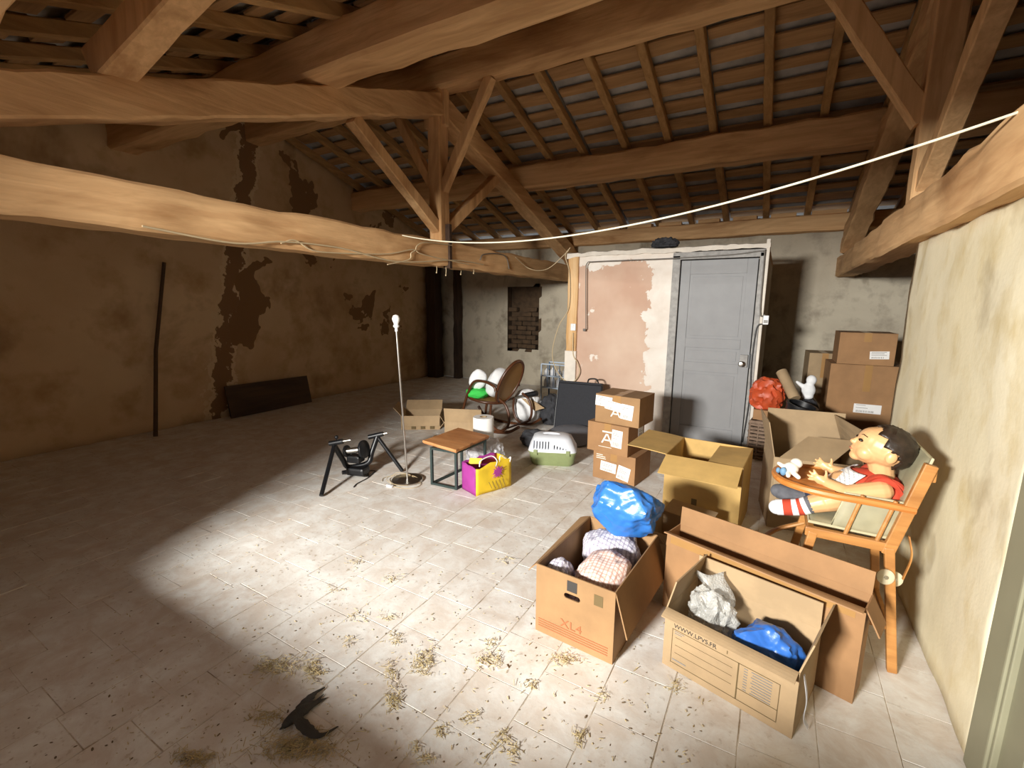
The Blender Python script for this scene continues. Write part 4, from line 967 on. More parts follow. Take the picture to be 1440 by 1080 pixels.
for s in (-1, 1):
    y = .23*s
    MB().tube(bez([(-.62, y, .16), (-.52, y, .06), (-.3, y, .02), (-.02, y, .02), (.2, y, .05), (.36, y, .14)], 8), .017, 10).build('rocker', 'bent_wood', rc, True)
    MB().tube(bez([(-.5, y, .05), (-.48, y, .2), (-.4, y, .42), (-.3, y, .58), (-.14, y, .60), (.0, y, .56), (.03, y, .5)], 8), .016, 10).build('arm_scroll', 'bent_wood', rc, True)
    MB().tube(bez([(.08, y, .42), (.17, y, .36), (.22, y, .24), (.2, y, .12), (.1, y, .05), (.0, y, .08), (-.05, y, .2), (-.04, y, .34)], 8), .015, 10).build('side_loop', 'bent_wood', rc, True)
MB().tube([(.2, -.23, .1), (.2, .23, .1)], .012, 8).build('stretcher', 'bent_wood', rc, True)
# cushion heap on the chair
pc = onY(688, 534, 4.28)
dsc = crumpled((0, 0, 0), (.10, .05, .13), .006, 2, 3, .85, 4, R=Ry(28) @ Rz(25), ridged=False).build('oval_cushion', 'white_cloth', smooth=True, origin=(0, 0, 0)); dsc.location = (-3.06, 4.50, .595); tag(dsc, 'flat white oval cushion propped on the green cloth', 'cushion')
o = crumpled((0, 0, 0), (.10, .14, .19), .012, 1.6, 13, .85, 4, R=Ry(24), ridged=False).build('white_cushion', 'white_cloth', smooth=True, origin=(0, 0, 0)); o.location = (-2.855, 4.61, .562); tag(o, 'tall off white cushion leaning on the oval cane back', 'cushion')
o = crumpled((0, 0, 0), (.14, .12, .06), .018, 1.6, 14, .85, 4, ridged=False).build('green_cloth', 'green_cloth', smooth=True, origin=(0, 0, 0)); o.location = (-3.09, 4.53, .425); tag(o, 'bright green cloth bundle under the white cushions', 'cloth')
# vacuum tube across the chair, white sack, torn cardboard
v0, v1, v2 = onY(700, 566, 4.862), onY(738, 556, 4.862), onY(755, 553, 4.862)
vt = thing('vacuum_wand', 'chrome vacuum wand with black handle lying behind the rocking chair', 'vacuum', v0)
MB().tube([(0, 0, 0), v1-v0], .017, 12).build('wand', 'steel', vt, True); MB().tube([v1-v0, v2-v0], [.03, .034], 12).build('grip', 'black_plastic', vt, True)
o = crumpled((0, 0, 0), (.16, .12, .22), .025, 1.8, 17, .75, 4, flat=-.195).build('white_sack', 'white_cloth', smooth=True, origin=(0, 0, 0)); o.location = (-2.66, 5.02, .20); tag(o, 'pale sack standing behind the rocking chair', 'sack')
o = MB().slab([onY(733, 560, 4.885), onY(752, 578, 4.885), onY(766, 574, 4.93), onY(748, 562, 4.93)], .006).build('torn_cardboard', 'card_pale'); tag(o, 'torn strip of cardboard beside the vacuum wand', 'cardboard')
# black case, bag and grey disc
k_ = thing('black_case', 'large flat black case with a carry handle against the closet wall', 'case', (-2.23, 4.93, -.014), rad(6))
MB().slab([(0, 0, .02), (.56, 0, .02), (.54, .1, .60), (.02, .1, .60)], .09).build('case_body', 'black_fabric', k_, bevel=.012)
MB().tube(bez([(.36, .1, .6), (.38, .1, .64), (.46, .1, .645), (.49, .1, .6)], 6), .009, 8).build('handle', 'black_plastic', k_, True)
MB().tube([(0, -.047, .04), (.56, -.047, .04), (.54, .053, .58), (.02, .053, .58)], .006, 6, closed=True).build('zip', 'black_plastic', k_, True)
o = crumpled((0, 0, 0), (.12, .13, .19), .03, 2, 23, .85, 4, flat=-.17).build('dark_bag', 'dark_fabric', smooth=True, origin=(0, 0, 0)); o.location = (-2.37, 5.12, .178); tag(o, 'crumpled dark holdall beside the black case', 'bag')
dn = Vector((.02, -.165, 1)).normalized(); dcx = Vector((-1.88, 4.605, .056))
o = MB().lathe([(.001, -.012), (.27, -.012), (.285, -.004), (.285, .006), (.27, .014), (.06, .03), (.001, .03)], dcx, 44, dn, caps=False).build('round_disc', 'grey_disc', smooth=True); tag(o, 'grey round disc tilted against the black case behind the pet carrier', 'disc')
o = crumpled((0, 0, 0), (.15, .11, .08), .03, 2, 29, .85, 4, flat=-.07).build('dark_cloth', 'dark_fabric', smooth=True, origin=(0, 0, 0)); o.location = (-2.13, 4.22, .074); tag(o, 'dark cloth heap between the rocking chair and the grey disc', 'cloth')
# pale blue rack
rk0 = onY(761, 545, 6.2); rk = thing('bottle_rack', 'pale blue bottle rack on dark legs behind the black case', 'rack', (rk0.x, 6.2, 0), 0)
rw, rh0, rh1, rd = .50, .24, .60, .28
for x in (0, rw):
    for y in (0, rd): MB().beam((x, y, 0), (x, y, rh1), .018, .018, (0, 1, 0)).build('leg', 'blue_wire' if y else 'blue_white', rk)
for z in (rh0, (rh0+rh1)/2, rh1):
    for y in (0, rd): MB().beam((0, y, z), (rw, y, z), .014, .018).build('rail', 'blue_white', rk)
MB().lohi((0, 0, rh0-.006), (rw, rd, rh0+.002)).build('shelf', 'blue_white', rk); MB().lohi((0, 0, (rh0+rh1)/2-.006), (rw, rd, (rh0+rh1)/2)).build('shelf', 'blue_white', rk)
for i in range(1, 5): MB().beam((rw*i/5, 0, rh0), (rw*i/5, 0, rh1), .009, .009, (0, 1, 0)).build('divider', 'blue_wire', rk)
for r_ in range(2):
    for i in range(5):
        z = (rh0+.005) if r_ == 0 else (rh0+rh1)/2+.002; hb = .15 if r_ == 0 else .10+.02*(i % 2)
        b = MB().lathe([(.001, 0), (.038, 0), (.04, .01), (.04, hb*.65), (.02, hb*.85), (.018, hb), (.001, hb)], (0, 0, 0), 14, caps=False).build('bottle', 'white_plastic', smooth=True, origin=(0, 0, 0)); b.location = (rk0.x+rw*(i+.5)/5, 6.2+.09, z)
        tag(b, 'small white bottle standing in the pale blue rack', 'bottle', 'bottles in the pale blue rack')

# ------------------------------------------------------------------ high chair
Y0, Y1 = 2.27, 2.61; hc = thing('high_chair', 'honey coloured wooden high chair with pale padded seat and oval tray', 'high chair', (.36, 2.44, 0)); hO = Vector((.36, 2.44, 0))
def H(x, y, z): return Vector((x, y, z))-hO
def hbar(name, a, b, w, h, m='chair_wood', up=(0, 0, 1)): return MB().beam(H(*a), H(*b), w, h, up).build(name, m, hc, bevel=.004)
sf, sr = onY(1140, 742, Y0), onY(1254, 775, Y0)     # seat rail ends
sz = (sf.z+sr.z)/2
bt = onY(1310, 654, Y0)
for y, s in ((Y0, -1), (Y1, 1)):
    hbar('leg', (sr.x-.01, y, sz), (.545, y+.025*s, 0), .03, .034, up=(1, 0, 0))
    hbar('leg', (sf.x+.01, y, sz), (sf.x-.075, y+.025*s, 0), .03, .034, up=(1, 0, 0))
    hbar('seat_rail', (sf.x-.02, y, sz), (sr.x+.01, y, sz), .026, .04)
    hbar('back_post', (sr.x-.015, y, sz-.03), (bt.x, y, bt.z), .028, .042, up=(1, 0, 0))
    hbar('side_stretcher', (sf.x-.02, y+.005*s, .40), (sr.x+.015, y+.005*s, .385), .014, .014)
    hbar('side_stretcher', (sf.x-.05, y+.015*s, .19), (sr.x+.03, y+.015*s, .185), .016, .016)
    for fx in (.42, .80):
        px_ = sf.x+(sr.x-sf.x)*fx; MB().tube([H(px_, y, sz), H(px_+.045, y, sz+.20)], .008, 8).build('side_spindle', 'chair_wood', hc, True)
hbar('seat_rail', (sf.x, Y0, sz), (sf.x, Y1, sz), .026, .04); hbar('seat_rail', (sr.x, Y0, sz), (sr.x, Y1, sz), .026, .04)
hbar('back_rail', (bt.x+.012, Y0, bt.z-.045), (bt.x+.012, Y1, bt.z-.045), .02, .05); hbar('rear_stretcher', (.53, Y0-.02, .15), (.53, Y1+.02, .15), .018, .022)
hbar('front_stretcher', (sf.x-.05, Y0, .2), (sf.x-.05, Y1, .2), .018, .03)
# footrest hoop
MB().tube(bez([H(sf.x-.0, Y0, .42), H(sf.x-.12, Y0+.03, .36), H(sf.x-.18, (Y0+Y1)/2, .34), H(sf.x-.12, Y1-.03, .36), H(sf.x, Y1, .42)], 8), .015, 8, flat=.6).build('footrest', 'chair_wood', hc, True)
# arms + tray hoop
TZ = .71; tx0, tx1 = .055, .52
path = [H(tx1+.02, Y0-.005, TZ-.005), H(.40, Y0-.012, TZ), H(.28, Y0-.012, TZ), H(.17, Y0+.01, TZ), H(.085, Y0+.07, TZ), H(tx0, (Y0+Y1)/2, TZ), H(.085, Y1-.07, TZ), H(.17, Y1-.01, TZ), H(.28, Y1+.012, TZ), H(.40, Y1+.012, TZ), H(tx1+.02, Y1+.005, TZ-.005)]
sm_ = bez(path, 8); MB().tube(sm_, .016, 8, flat=1.).build('arm_hoop', 'tray_wood', hc, True)
tray = [p for p in sm_ if p.x <= .29-hO.x+.001]; cz = Vector((0, 0, .004))
MB().rings([[p-cz for p in tray], [p+cz for p in tray]]).build('tray', 'tray_wood', hc)
# wheels folded up on the rear leg
for k, (px_, py_) in enumerate(((1245, 811), (1257, 814))):
    c_ = onY(px_, py_, Y0-.03+.05*k)-hO
    w_ = MB().lathe([(.001, -.007), (.024, -.007), (.032, -.003), (.032, .003), (.024, .007), (.001, .007)], c_, 24, (.25, -1, .1), caps=False).build('wheel', 'bone_wheel', hc, True)
    MB().lathe([(.001, -.010), (.008, -.010), (.008, .010), (.001, .010)], c_, 12, (.25, -1, .1), caps=False).build('hub', 'steel', w_, True)
MB().tube(bez([H(.53, Y0-.02, .60), H(.545, Y0-.03, .52), H(.53, Y0-.03, .42)], 6), .009, 6, flat=.4).build('strap', 'chair_wood', hc, True)
# cushions
def pad(name, quad, t, m, seed):
    q = [Vector(p) for p in quad]; n = (q[1]-q[0]).cross(q[3]-q[0]).normalized(); N = 16; top, bot = [], []; mb = MB()
    for sgn in (1, -1):
        b = len(mb.v)
        for i in range(N+1):
            for j in range(N+1):
                u_, v_ = i/N, j/N; p = q[0].lerp(q[1], u_).lerp(q[3].lerp(q[2], u_), v_); e = (1-abs(2*u_-1)**4)*(1-abs(2*v_-1)**4)
                k = t/2*e**.5*(1+.25*fbm(p, 14, seed)); mb.v.append(p+n*k*sgn)
        for i in range(N):
            for j in range(N): a = b+i*(N+1)+j; mb.f.append((a, a+1, a+N+2, a+N+1))
    o = mb.build(name, m, hc, True); MB().tube([q[0].lerp(q[1], .01), q[1], q[2], q[3]], .007, 6, closed=True).build('piping', 'cushion_edge', o, True); return o
pad('seat_cushion', [H(sf.x-.01, Y0+.02, sz+.034), H(sr.x+.02, Y0+.02, sz+.03), H(sr.x+.02, Y1-.02, sz+.03), H(sf.x-.01, Y1-.02, sz+.034)], .032, 'cushion', 3)
pad('back_cushion', [H(sr.x+.005, Y0+.015, sz+.03), H(sr.x+.005, Y1-.015, sz+.03), H(bt.x+.003, Y1-.015, bt.z+.02), H(bt.x+.003, Y0+.015, bt.z+.02)], .045, 'cushion', 5)
for y, s in ((Y0+.024, 1), (Y1-.024, -1)): pad('side_cushion', [H(sf.x+.07, y, sz+.03), H(sr.x-.0, y, sz+.03), H(sr.x+.05, y, sz+.19), H(sf.x+.11, y, sz+.19)], .03, 'cushion', 7)

# ------------------------------------------------------------------ doll in the chair
YM = 2.44
hd = onY(1242, 630, YM)
dl = thing('doll', 'large vinyl doll with painted dark hair and red top sitting in the high chair', 'doll', (.36, YM, sz+.06)); dO = Vector(dl.location)
def D(p): return Vector(p)-dO
neck = onY(1240, 664, YM); sh = {s: onY(1233, 680, YM)+Vector((0, .095*s, 0)) for s in (-1, 1)}
hip = Vector((.345, YM, sz+.155))
mb = MB()
# head: skull, cheeks, nose, chin, ear; looks towards the closet (-x), tipped back
fx = Vector((-1, 0, .30)).normalized(); fz = Vector((.30, 0, 1)).normalized()
def HP(a, b, c): return hd + fx*a + Vector((0, 1, 0))*b + fz*c
hR = Matrix((( fx.x, 0, fz.x), (fx.y, 1, fz.y), (fx.z, 0, fz.z)))
mb.ell(D(HP(-.005, 0, .008)), (.098, .088, .086), R=hR).ell(D(HP(.040, 0, -.030)), (.062, .070, .058), R=hR).ell(D(HP(.03, 0, .018)), (.070, .072, .060), R=hR)
for s in (-1, 1): mb.ell(D(HP(.052, .038*s, -.038)), (.038, .034, .034), R=hR).ell(D(HP(-.020, .088*s, -.012)), (.020, .012, .027), R=hR)
mb.ell(D(HP(.106, 0, -.016)), (.012, .013, .011), R=hR).ell(D(HP(.095, 0, -.008)), (.014, .012, .016), R=hR).ell(D(HP(.093, 0, -.040)), (.014, .019, .0075), R=hR).ell(D(HP(.089, 0, -.054)), (.014, .017, .008), R=hR).ell(D(HP(.074, 0, -.072)), (.024, .028, .02), R=hR)
mb.cap(D(HP(-.015, 0, -.06)), D(neck), .048, .045)
chest = (sh[-1]+sh[1])/2+Vector((.012, 0, -.03))
mb.ell(D(chest), (.075, .105, .075)).cap(D(chest), D(hip), .085, .095).cap(D(neck), D(chest), .045, .06)
# arms with hands
hands = {}
for s, el_px, wr_px, Ys in ((-1, (1192, 694), (1163, 679), .035), (1, (1196, 670), (1170, 660), -.02)):
    e = onY(*el_px, YM+.115*s); w_ = onY(*wr_px, YM+(.075+ (.02 if s > 0 else 0))*s)
    mb.cap(D(sh[s]), D(e), .044, .036).cap(D(e), D(w_), .035, .022)
    fdir = Vector((-1, 0, .35)).normalized(); upv = Vector((.35, 0, 1)).normalized(); side = Vector((0, 1, 0))
    palm = w_ + fdir*.026; mb.ell(D(palm), (.024, .012, .022), R=Matrix(((fdir.x, 0, upv.x), (0, 1, 0), (fdir.z, 0, upv.z)))).cap(D(w_), D(palm), .019, .014)
    for k in range(4):
        a = rad(34-20*k); dv = fdir*math.cos(a)+upv*math.sin(a); base = palm+dv*.018; L = (.030, .034, .032, .026)[k]
        k1 = base+dv*L*.55; k2 = k1+(dv+side*(-.35*s)).normalized()*L*.5
        mb.cap(D(base), D(k1), .0066, .006, 10).cap(D(k1), D(k2), .006, .005, 10)
    tb_ = w_+fdir*.012+upv*.012; t1 = tb_+(upv*.9+fdir*.25-side*s*.35).normalized()*.026; mb.cap(D(tb_), D(t1), .0085, .006, 10).cap(D(t1), D(t1+(upv*.8+fdir*.5).normalized()*.012), .006, .0052, 10)
# legs
feet = {}
for s, kn, an, ft in ((-1, (1165, 704), (1122, 713), (1092, 713)), (1, (1160, 699), (1125, 699), (1094, 690))):
    yk = YM+.075*s; k_ = onY(*kn, yk); a_ = onY(*an, yk); f_ = onY(*ft, yk)
    mb.cap(D(hip+Vector((-.02, .055*s, -.01))), D(k_), .062, .05).cap(D(k_), D(a_), .048, .034); feet[s] = (k_, a_, f_)
    mb.cap(D(a_), D(f_+Vector((0, 0, -.0))), .032, .026)
bd = mb.build('body', 'skin', dl); fuse(bd, .0032, 5, .5)
# hair cap: shell over the back and top of the skull
hm = MB(); hm.ell((0, 0, 0), (1, 1, 1), 40, 28)
vv = []
for v in hm.v:
    d = v.normalized(); q = HP(d.x*.106-.010, d.y*.095, d.z*.094+.009); wob = .004*fbm(d, 7, 3)+.003*fbm(d, 18, 4); q = q+(q-hd).normalized()*wob; vv.append((q, d))
keep = [i for i, (q, d) in enumerate(vv) if (d.x < .60+.07*math.sin(9*d.y+2*d.z) and d.z > -.82 and not (d.x > .38 and d.z < .50) and not (d.x > .12 and d.z < .10) and not (d.x > -.30 and d.z < -.06))]
ks = set(keep); mp = {i: k for k, i in enumerate(keep)}
fs = [tuple(mp[i] for i in f) for f in hm.f if all(i in ks for i in f)]
hr = mk('hair', [D(vv[i][0]) for i in keep], fs, 'hair', dl, True); sd = hr.modifiers.new('t', 'SOLIDIFY'); sd.thickness = .007; sd.offset = -1
for s in (-1, 1):
    e = MB().ell(D(HP(.088, .034*s, .006)), (.012, .011, .007), 14, 8, hR).build('eye', 'eye_dark', dl, True)
    MB().tube([D(HP(.094, .022*s, .028)), D(HP(.092, .036*s, .033)), D(HP(.078, .052*s, .030))], .0018, 5).build('eyebrow', 'hair', dl, True)
MB().ell(D(HP(.102, 0, -.047)), (.008, .015, .004), 12, 6, hR).build('lips', 'lip', dl, True)
# clothes: red vest shell over the torso, striped bib in front
vs_ = MB()
rings_ = []
axis_pts = [(neck.lerp(chest, .75)+Vector((.012, 0, .005)), .075, .085), (chest+Vector((.004, 0, 0)), .088, .104), (chest.lerp(hip, .35), .098, .108), (chest.lerp(hip, .62), .100, .110), (chest.lerp(hip, .80), .098, .110)]
ta_ = (hip-chest).normalized(); tx_ = Vector((0, 1, 0)); ty_ = ta_.cross(tx_)
for p, ra, rb in axis_pts: rings_.append([D(p)+ty_*ra*math.cos(2*math.pi*k/28)+tx_*rb*math.sin(2*math.pi*k/28) for k in range(28)])
vs_.rings(rings_, caps=False).build('red_vest', 'red_cloth', dl, True)
for s in (-1, 1):
    a_ = D(neck.lerp(sh[s], .75)+Vector((.035, 0, .0)))
    MB().tube(bez([D(chest+Vector((-.088, .05*s, -.02))), D(neck.lerp(sh[s], .7)+Vector((-.03, 0, .028))), D(neck.lerp(sh[s], .7)+Vector((.03, 0, .022))), D(chest+Vector((.085, .07*s, -.03)))], 6), .036, 8, flat=.3, up=(0, 0, 1)).build('strap', 'red_cloth', dl, True)
for s in (-1, 1):
    a_ = (sh[s]-chest).normalized(); c_ = D(sh[s].lerp(chest, .30)); u1 = Vector((1, 0, 0)); u2 = Vector((0, .35*s, 1)).normalized()
    MB().tube([c_+u1*.056*math.cos(2*math.pi*k/24)+u2*.056*math.sin(2*math.pi*k/24)+Vector((.012, .004*s, 0)) for k in range(24)], .013, 8, closed=True, flat=1.3).build('sleeve_edge', 'red_cloth', dl, True)
MB().ell(D(chest+Vector((.035, 0, .0))), (.05, .10, .075), 20, 12).build('vest_back', 'red_cloth', dl, True)
bibm = MB(); N = 12
for i in range(N+1):
    for j in range(N+1):
        u_, v_ = i/N-.5, j/N; c = neck.lerp(hip, .12+.62*v_); wdt = .13+.05*v_
        ang_ = u_*2.0; r1_, r2_ = .10+.016*v_, .098+.012*v_
        bibm.v.append(D(c)-ty_.normalized()*0+ (Vector((-math.cos(ang_)*r1_, math.sin(ang_)*wdt*.75, 0)) if True else 0) + Vector((0, 0, .012)))
for i in range(N):
    for j in range(N): a = i*(N+1)+j; bibm.f.append((a, a+1, a+N+2, a+N+1))
bo = bibm.build('bib', 'bib', dl, True); bo.modifiers.new('t', 'SOLIDIFY').thickness = .005
# socks: near one striped, far one grey with navy cuff
def sock(s, bands):
    k_, a_, f_ = feet[s]; pts = bez([k_.lerp(a_, .55), a_, f_], 10); n = len(pts); L = len(bands)
    top = None
    for i, m in enumerate(bands):
        a, b = int(round(i*(n-1)/L)), int(round((i+1)*(n-1)/L)); seg = pts[a:b+1]; last = i == L-1
        rad_ = [.040-.004*(a+q)/n for q in range(len(seg))]
        t_ = MB().tube([D(p) for p in seg], rad_, 18)
        if last: t_.ell(D(seg[-1]), (.033, .034, .033), 18, 10)
        o = t_.build('sock' if i == 0 else 'stripe', m, dl if i == 0 else top, True)
        if i == 0: top = o
sock(-1, ['sock_grey', 'white_cloth', 'red_cloth', 'white_cloth', 'red_cloth', 'white_cloth']); sock(1, ['sock_navy', 'sock_grey', 'sock_grey', 'sock_grey'])
# toy on the tray
tq = onZ(1112, 662, TZ+.03)
ty = thing('toy_figure', 'small pale toy figure with blue trim lying on the high chair tray', 'toy', (tq.x, tq.y, TZ+.009))
b_ = MB().ell((0, 0, .032), (.032, .03, .03)).ell((.02, .02, .055), (.026, .025, .024)).cap((.01, -.02, .02), (.03, -.05, .012), .012, .01).cap((-.01, -.02, .02), (-.01, -.052, .012), .012, .01).cap((-.02, .0, .03), (-.05, .01, .045), .012, .009).build('body', 'teddy', ty); fuse(b_, .003, 4)
MB().ell((-.03, -.03, .022), (.014, .012, .02)).build('blue_trim', 'toy_blue', ty, True); MB().ell((-.05, -.005, .016), (.01, .01, .014)).build('blue_trim', 'toy_blue', ty, True)
# round dark wicker basket below the feet
bp = Vector((-.03, 2.44, 0)); rb_ = thing('round_basket', 'round dark wicker basket with ragged rim below the doll feet', 'basket', bp)
for i in range(8):
    z = .018+i*.034; r_ = .105+.04*math.sin(min(1, i/6)*1.5); MB().tube([((r_+.004*(-1)**(k+i))*math.cos(2*math.pi*k/40), (r_+.004*(-1)**(k+i))*math.sin(2*math.pi*k/40), z) for k in range(40)], .017, 6, closed=True).build('weave_ring', 'wicker_dark', rb_, True)
for k in range(20):
    a = 2*math.pi*k/20; r_ = .145; MB().tube([(r_*math.cos(a), r_*math.sin(a), .24), (r_*1.05*math.cos(a), r_*1.05*math.sin(a), .295+.008*(k % 3))], .004, 5).build('spike', 'wicker_dark', rb_, True)
MB().lathe([(.001, .0), (.105, .0), (.105, .012), (.001, .012)], n=24, caps=False).build('bottom', 'wicker_dark', rb_)

# ------------------------------------------------------------------ dead swift
bh = onZ(398, 1023, .012); t1_ = onZ(457, 966, .008); t2_ = onZ(476, 1021, .008); tl_ = onZ(449, 984, .008)
sw = MB(); body = [bh, bh.lerp(tl_, .15), bh.lerp(tl_, .35), bh.lerp(tl_, .6), bh.lerp(tl_, .8), tl_]
for p, z in zip(body, (.014, .018, .02, .017, .011, .006)): p.z = z
sw.tube(bez(body, 5), [.006+.016*math.sin(math.pi*min(1, (i+1.5)/26))**.8*(1 if i < 14 else max(.32, 1-(i-14)/18)) for i in range(26)], 14, flat=.75)
def wing(root, tip, bend, chord):
    mid_ = root.lerp(tip, .45)+bend; pts = bez([root, mid_, tip], 12); out = []
    for i, p in enumerate(pts):
        u_ = i/(len(pts)-1); t = (pts[min(i+1, len(pts)-1)]-pts[max(i-1, 0)]).normalized(); nv_ = Vector((-t.y, t.x, 0)); c = chord*(1-.9*u_**1.6)*(.75+.5*math.sin(math.pi*min(1, u_*1.6)))
        c = max(c, .003); zz = .016*(1-u_)+.006
        out.append([Vector((p.x, p.y, zz))+nv_*c*a+Vector((0, 0, b)) for a, b in ((-.5, 0), (-.25, .004), (.15, .0045), (.5, .0), (.15, -.003), (-.25, -.003))])
    sw.rings(out)
wing(bh.lerp(tl_, .30), t1_, (t1_-tl_)*.18+Vector((-.012, .02, 0)), .042); wing(bh.lerp(tl_, .30), t2_, (t2_-tl_)*.30+Vector((.01, -.02, 0)), .042)
td = (tl_-bh).normalized(); tn = Vector((-td.y, td.x, 0))
for s in (-1, 1): sw.tube([tl_-td*.03, tl_+tn*.006*s, tl_+td*.03+tn*.014*s], [.012, .008, .0025], 8, flat=.35)
sw.cap(bh, bh-td*.012, .006, .0025, 8)
so = sw.build('swift', 'feather'); fuse(so, .0022, 2, .4); tag(so, 'dark dead swift with crescent wings spread on the straw strewn floor', 'bird')

# ------------------------------------------------------------------ litter on the floor (uncountable)
rn = random.Random(77); mb = MB()
FOOT = [(M.inverted(), w_+.03, d_+.03) for M, w_, d_ in ((bl, .378, .575), (cpM, CW, CDp), (lb.matrix_basis.copy(), lw, .13), (tb.matrix_basis.copy(), .485, .5), (Matrix.Translation((-.60, 2.58, 0)) @ rotz(rad(-14)), .30, .30))]
def under(p): return any(-.03 < (M @ Vector(p)).x < a and -.03 < (M @ Vector(p)).y < b for M, a, b in FOOT)
def straw_at(x, y, z, L, w):
    if under((x, y, 0)): return
    a = rn.uniform(0, math.pi); t = rn.gauss(0, .25); d = Vector((math.cos(a)*math.cos(t), math.sin(a)*math.cos(t), math.sin(t)))*L/2; s_ = Vector((-math.sin(a), math.cos(a), 0))*w; c = Vector((x, y, z+abs(d.z)))
    mb.add([c-d-s_, c-d+s_, c+d+s_, c+d-s_, c-d+Vector((0, 0, w)), c+d+Vector((0, 0, w))], [(0, 1, 2, 3), (0, 4, 5, 3), (1, 2, 5, 4)])
clusters = [((420, 1052), 60, 22, 620), ((385, 940), 34, 16, 240), ((437, 944), 16, 18, 130), ((375, 1010), 26, 14, 110), ((275, 1068), 34, 14, 170), ((553, 985), 14, 18, 90), ((548, 945), 10, 16, 50), ((590, 935), 14, 16, 70),
            ((600, 930), 14, 18, 90), ((555, 900), 12, 10, 36), ((490, 905), 10, 8, 24), ((690, 930), 26, 12, 90), ((795, 928), 26, 9, 90), ((660, 1010), 12, 10, 30), ((705, 1040), 14, 16, 40), ((720, 1060), 9, 12, 30), ((600, 1070), 12, 8, 30), ((620, 1030), 10, 10, 30), ((815, 1035), 10, 14, 34), ((580, 1055), 9, 8, 18), ((950, 968), 14, 10, 30), ((505, 870), 16, 8, 26), ((550, 815), 14, 6, 26), ((500, 790), 18, 7, 26), ((545, 870), 14, 7, 26), ((470, 830), 16, 6, 20), ((710, 790), 18, 6, 22), ((745, 965), 14, 8, 30), ((690, 905), 12, 7, 26), ((845, 980), 9, 12, 24)]
for (cx, cy), sx_, sy_, n in clusters:
    for _ in range(n):
        p = onZ(cx+rn.gauss(0, .5)*sx_, cy+rn.gauss(0, .5)*sy_); straw_at(p.x, p.y, .002+rn.random()*.008, rn.uniform(.008, .03), rn.uniform(.0006, .0016))
for _ in range(900):
    p = onZ(rn.uniform(150, 1000), rn.uniform(720, 1079)); straw_at(p.x, p.y, .002, rn.uniform(.004, .016), rn.uniform(.0008, .002))
o = mb.build('straw_litter', 'straw'); o['kind'] = 'stuff'; tag(o, 'dry straw and chaff scattered over the floor', 'straw')
mb = MB()
for _ in range(260):
    p = onZ(rn.uniform(20, 1000), 690+390*rn.random()**.8); r_ = rn.uniform(.0012, .0042); k = rn.uniform(1, 2.6); a = rn.uniform(0, 3.14); Rr = Matrix.Rotation(a, 3, 'Z')
    if under((p.x, p.y, 0)): continue
    b = len(mb.v); ring = [Rr @ Vector((r_*k*math.cos(2*math.pi*q/6), r_*math.sin(2*math.pi*q/6), 0))+Vector((p.x, p.y, .0005)) for q in range(6)]
    mb.add(ring+[Vector((p.x, p.y, .003))], [(i, (i+1) % 6, 6) for i in range(6)])
o = mb.build('dirt_crumbs', 'dropping'); o['kind'] = 'stuff'; tag(o, 'small brown crumbs of dirt on the floor', 'dirt')
for i, (x, y) in enumerate(((680, 933), (706, 939))):
    p = onZ(x, y, .004); o = piece_mesh('shard', (.05, .022, .006), 'floor', .002, i, .003); q = bpy.data.objects.new('tile_shard', o); col.objects.link(q); q.location = p; q.rotation_euler = (0, 0, .9*i); tag(q, 'loose shard of terracotta on the floor in front of the XL4 box', 'shard', 'terracotta shards')

# ------------------------------------------------------------------ clothes line and cables
p0, p1 = onX(566, 331, X1+.115), Vector((X2-.11, 2.15, TB+TH-.015)); pts = []
for i in range(41):
    t = i/40; p = p0.lerp(p1, t); p.z -= .195*4*t*(1-t); pts.append(p)
tag(MB().tube(pts, .0046, 8).build('clothes_line', 'rope', smooth=True), 'pale clothes line sagging from the pale tie beam to the beam over the cream wall', 'rope')
FX = X1+.122
def bw_(name, pxs, r_, m, label, X=FX):
    tag(MB().tube(bez([onX(x, y, X) for x, y in pxs], 6), r_, 6).build(name, m, smooth=True), label, 'cable')
bw_('old_cable', ((200, 318), (330, 342), (400, 340), (480, 349), (560, 368), (640, 366), (680, 372)), .006, 'wire_white', 'old pale cable running along the lower edge of the pale tie beam')
bw_('old_cable', ((395, 342), (415, 338), (440, 352), (480, 356), (545, 357), (580, 351), (590, 356), (612, 362), (660, 372)), .005, 'wire_white', 'thin wire looping along the face of the pale tie beam')
bw_('old_cable', ((545, 372), (575, 365), (578, 356), (584, 352), (587, 345), (600, 341), (636, 345)), .005, 'wire_white', 'knotted loop of wire beside the iron strap')
bw_('old_cable', ((675, 366), (680, 358), (700, 357), (712, 362), (716, 378)), .006, 'wire_grey', 'bent dark cable near the end of the pale tie beam', FX-.008)
cb = [onX(725, 362, FX), onX(745, 378, FX+.05)]+[onY(x, y, PY-.05) for x, y in ((770, 378), (800, 352))]
tag(MB().tube(bez(cb, 8), .005, 6).build('old_cable', 'wire_white', smooth=True), 'pale cable slung from the tie beam to the closet corner', 'cable')
def wall_cable(pxs, r_, m, label, Y=PY-.05): tag(MB().tube(bez([onY(x, y, Y) for x, y in pxs], 6), r_, 6).build('wall_cable', m, smooth=True), label, 'cable')
wall_cable(((802, 348), (795, 360), (801, 385), (800, 432), (786, 458), (777, 492), (780, 515), (793, 534), (806, 537), (815, 524), (812, 510), (806, 498), (806, 468)), .006, 'wire_white', 'white cable hanging in a loop at the closet corner')
wall_cable(((824, 463), (824, 385), (826, 370), (835, 368), (880, 366), (950, 363), (1030, 358), (1072, 353), (1075, 360), (1069, 438), (1076, 443)), .006, 'wire_grey', 'grey cable clipped across the top of the closet wall and down to the junction box', PY-.06)
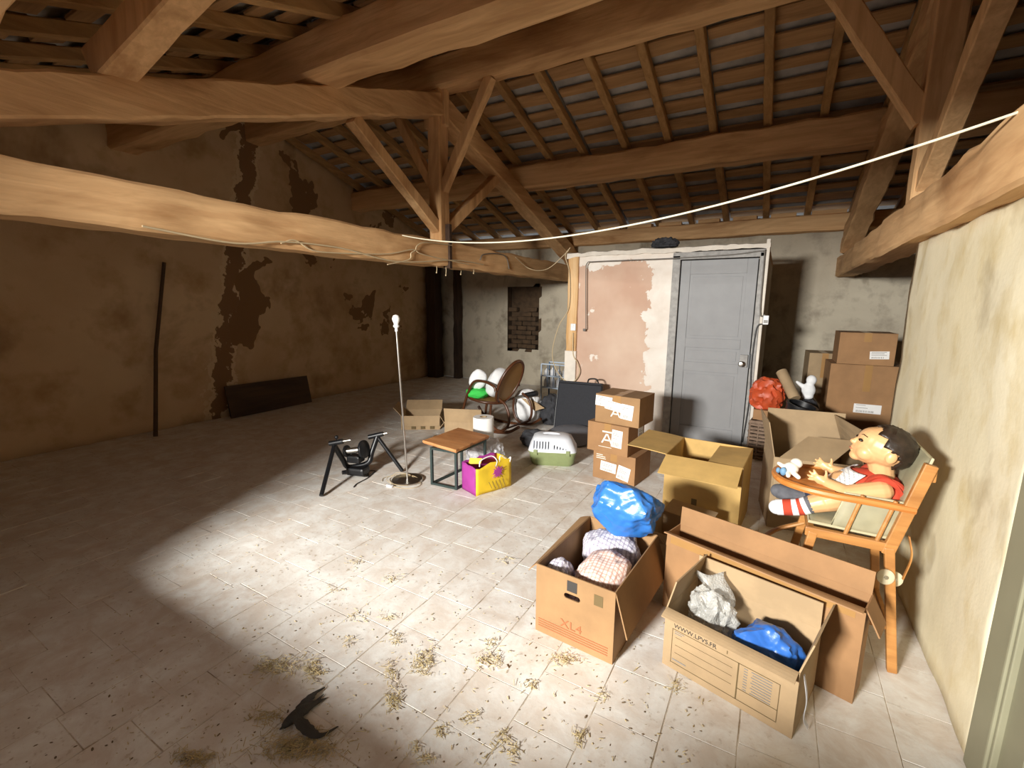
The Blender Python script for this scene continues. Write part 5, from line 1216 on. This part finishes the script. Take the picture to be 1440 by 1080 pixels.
wall_cable(((1074, 455), (1064, 462), (1057, 510), (1054, 560), (1044, 622)), .006, 'wire_black', 'dark cable dropping beside the closet door from the junction box', PY-.06)
def plate(name, px_, py_, w, h, m, label, cat, d=.03):
    p = onY(px_, py_, PY-.05); t = thing(name, label, cat, (p.x, PY-(.028 if name == 'light_switch' else .045), p.z)); MB().lohi((-w/2, -d, -h/2), (w/2, 0, h/2)).build('casing', m, t, bevel=.006); return t
sw_ = plate('light_switch', 806, 460, .065, .085, 'white_plastic', 'round white light switch on the bare post of the closet', 'switch'); MB().lathe([(.001, 0), (.016, 0), (.014, .01), (.001, .012)], (0, -.03, .01), 18, (0, -1, 0), caps=False).build('rocker_button', 'white_plastic', sw_, True)
jb = plate('junction_box', 1077, 450, .05, .09, 'white_plastic', 'small white junction box beside the closet door', 'box'); MB().lohi((-.018, -.034, -.03), (.018, -.0301, .0)).build('cover_plate', 'frame_grey', jb, bevel=.002)
pg_ = plate('wall_socket', 822, 464, .035, .03, 'wire_grey', 'small brown wall socket on the pink plaster', 'socket', .02); MB().lohi((-.012, -.024, -.008), (.012, -.0201, .008)).build('cover_plate', 'wire_grey', pg_)
q = onY(934, 345, PY+.03); o = crumpled((0, 0, 0), (.13, .07, .05), .03, 2, 91, .9, 4, flat=-.035).build('rag_bundle', 'dark_fabric', smooth=True, origin=(0, 0, 0)); o.location = (q.x, PY+.06, PT+.075); tag(o, 'grey rag bundle on the top ledge of the closet', 'rag')
# dangling insulators below the iron strap
for i, (x, y, l) in enumerate(((627, 381, .07), (614, 378, .05), (648, 378, .045), (666, 376, .02))):
    p = onX(x, y, FX-.05); p.z = TB-.012; t = thing('hanging_wire', ['twisted pale wire end hanging below the iron strap', 'short wire end with a bead left of the iron strap', 'short wire end with a bead right of the iron strap', 'tiny wire end under the pale tie beam'][i], 'wire', (p.x, p.y, p.z))
    MB().tube([(0, 0, .015), (.004, 0, -l*.5), (-.003, .002, -l)], .003, 5).build('strand', 'wire_white', t, True); MB().ell((-.003, .002, -l-.006), (.007, .007, .009), 10, 6).build('bead', 'wire_white', t, True)
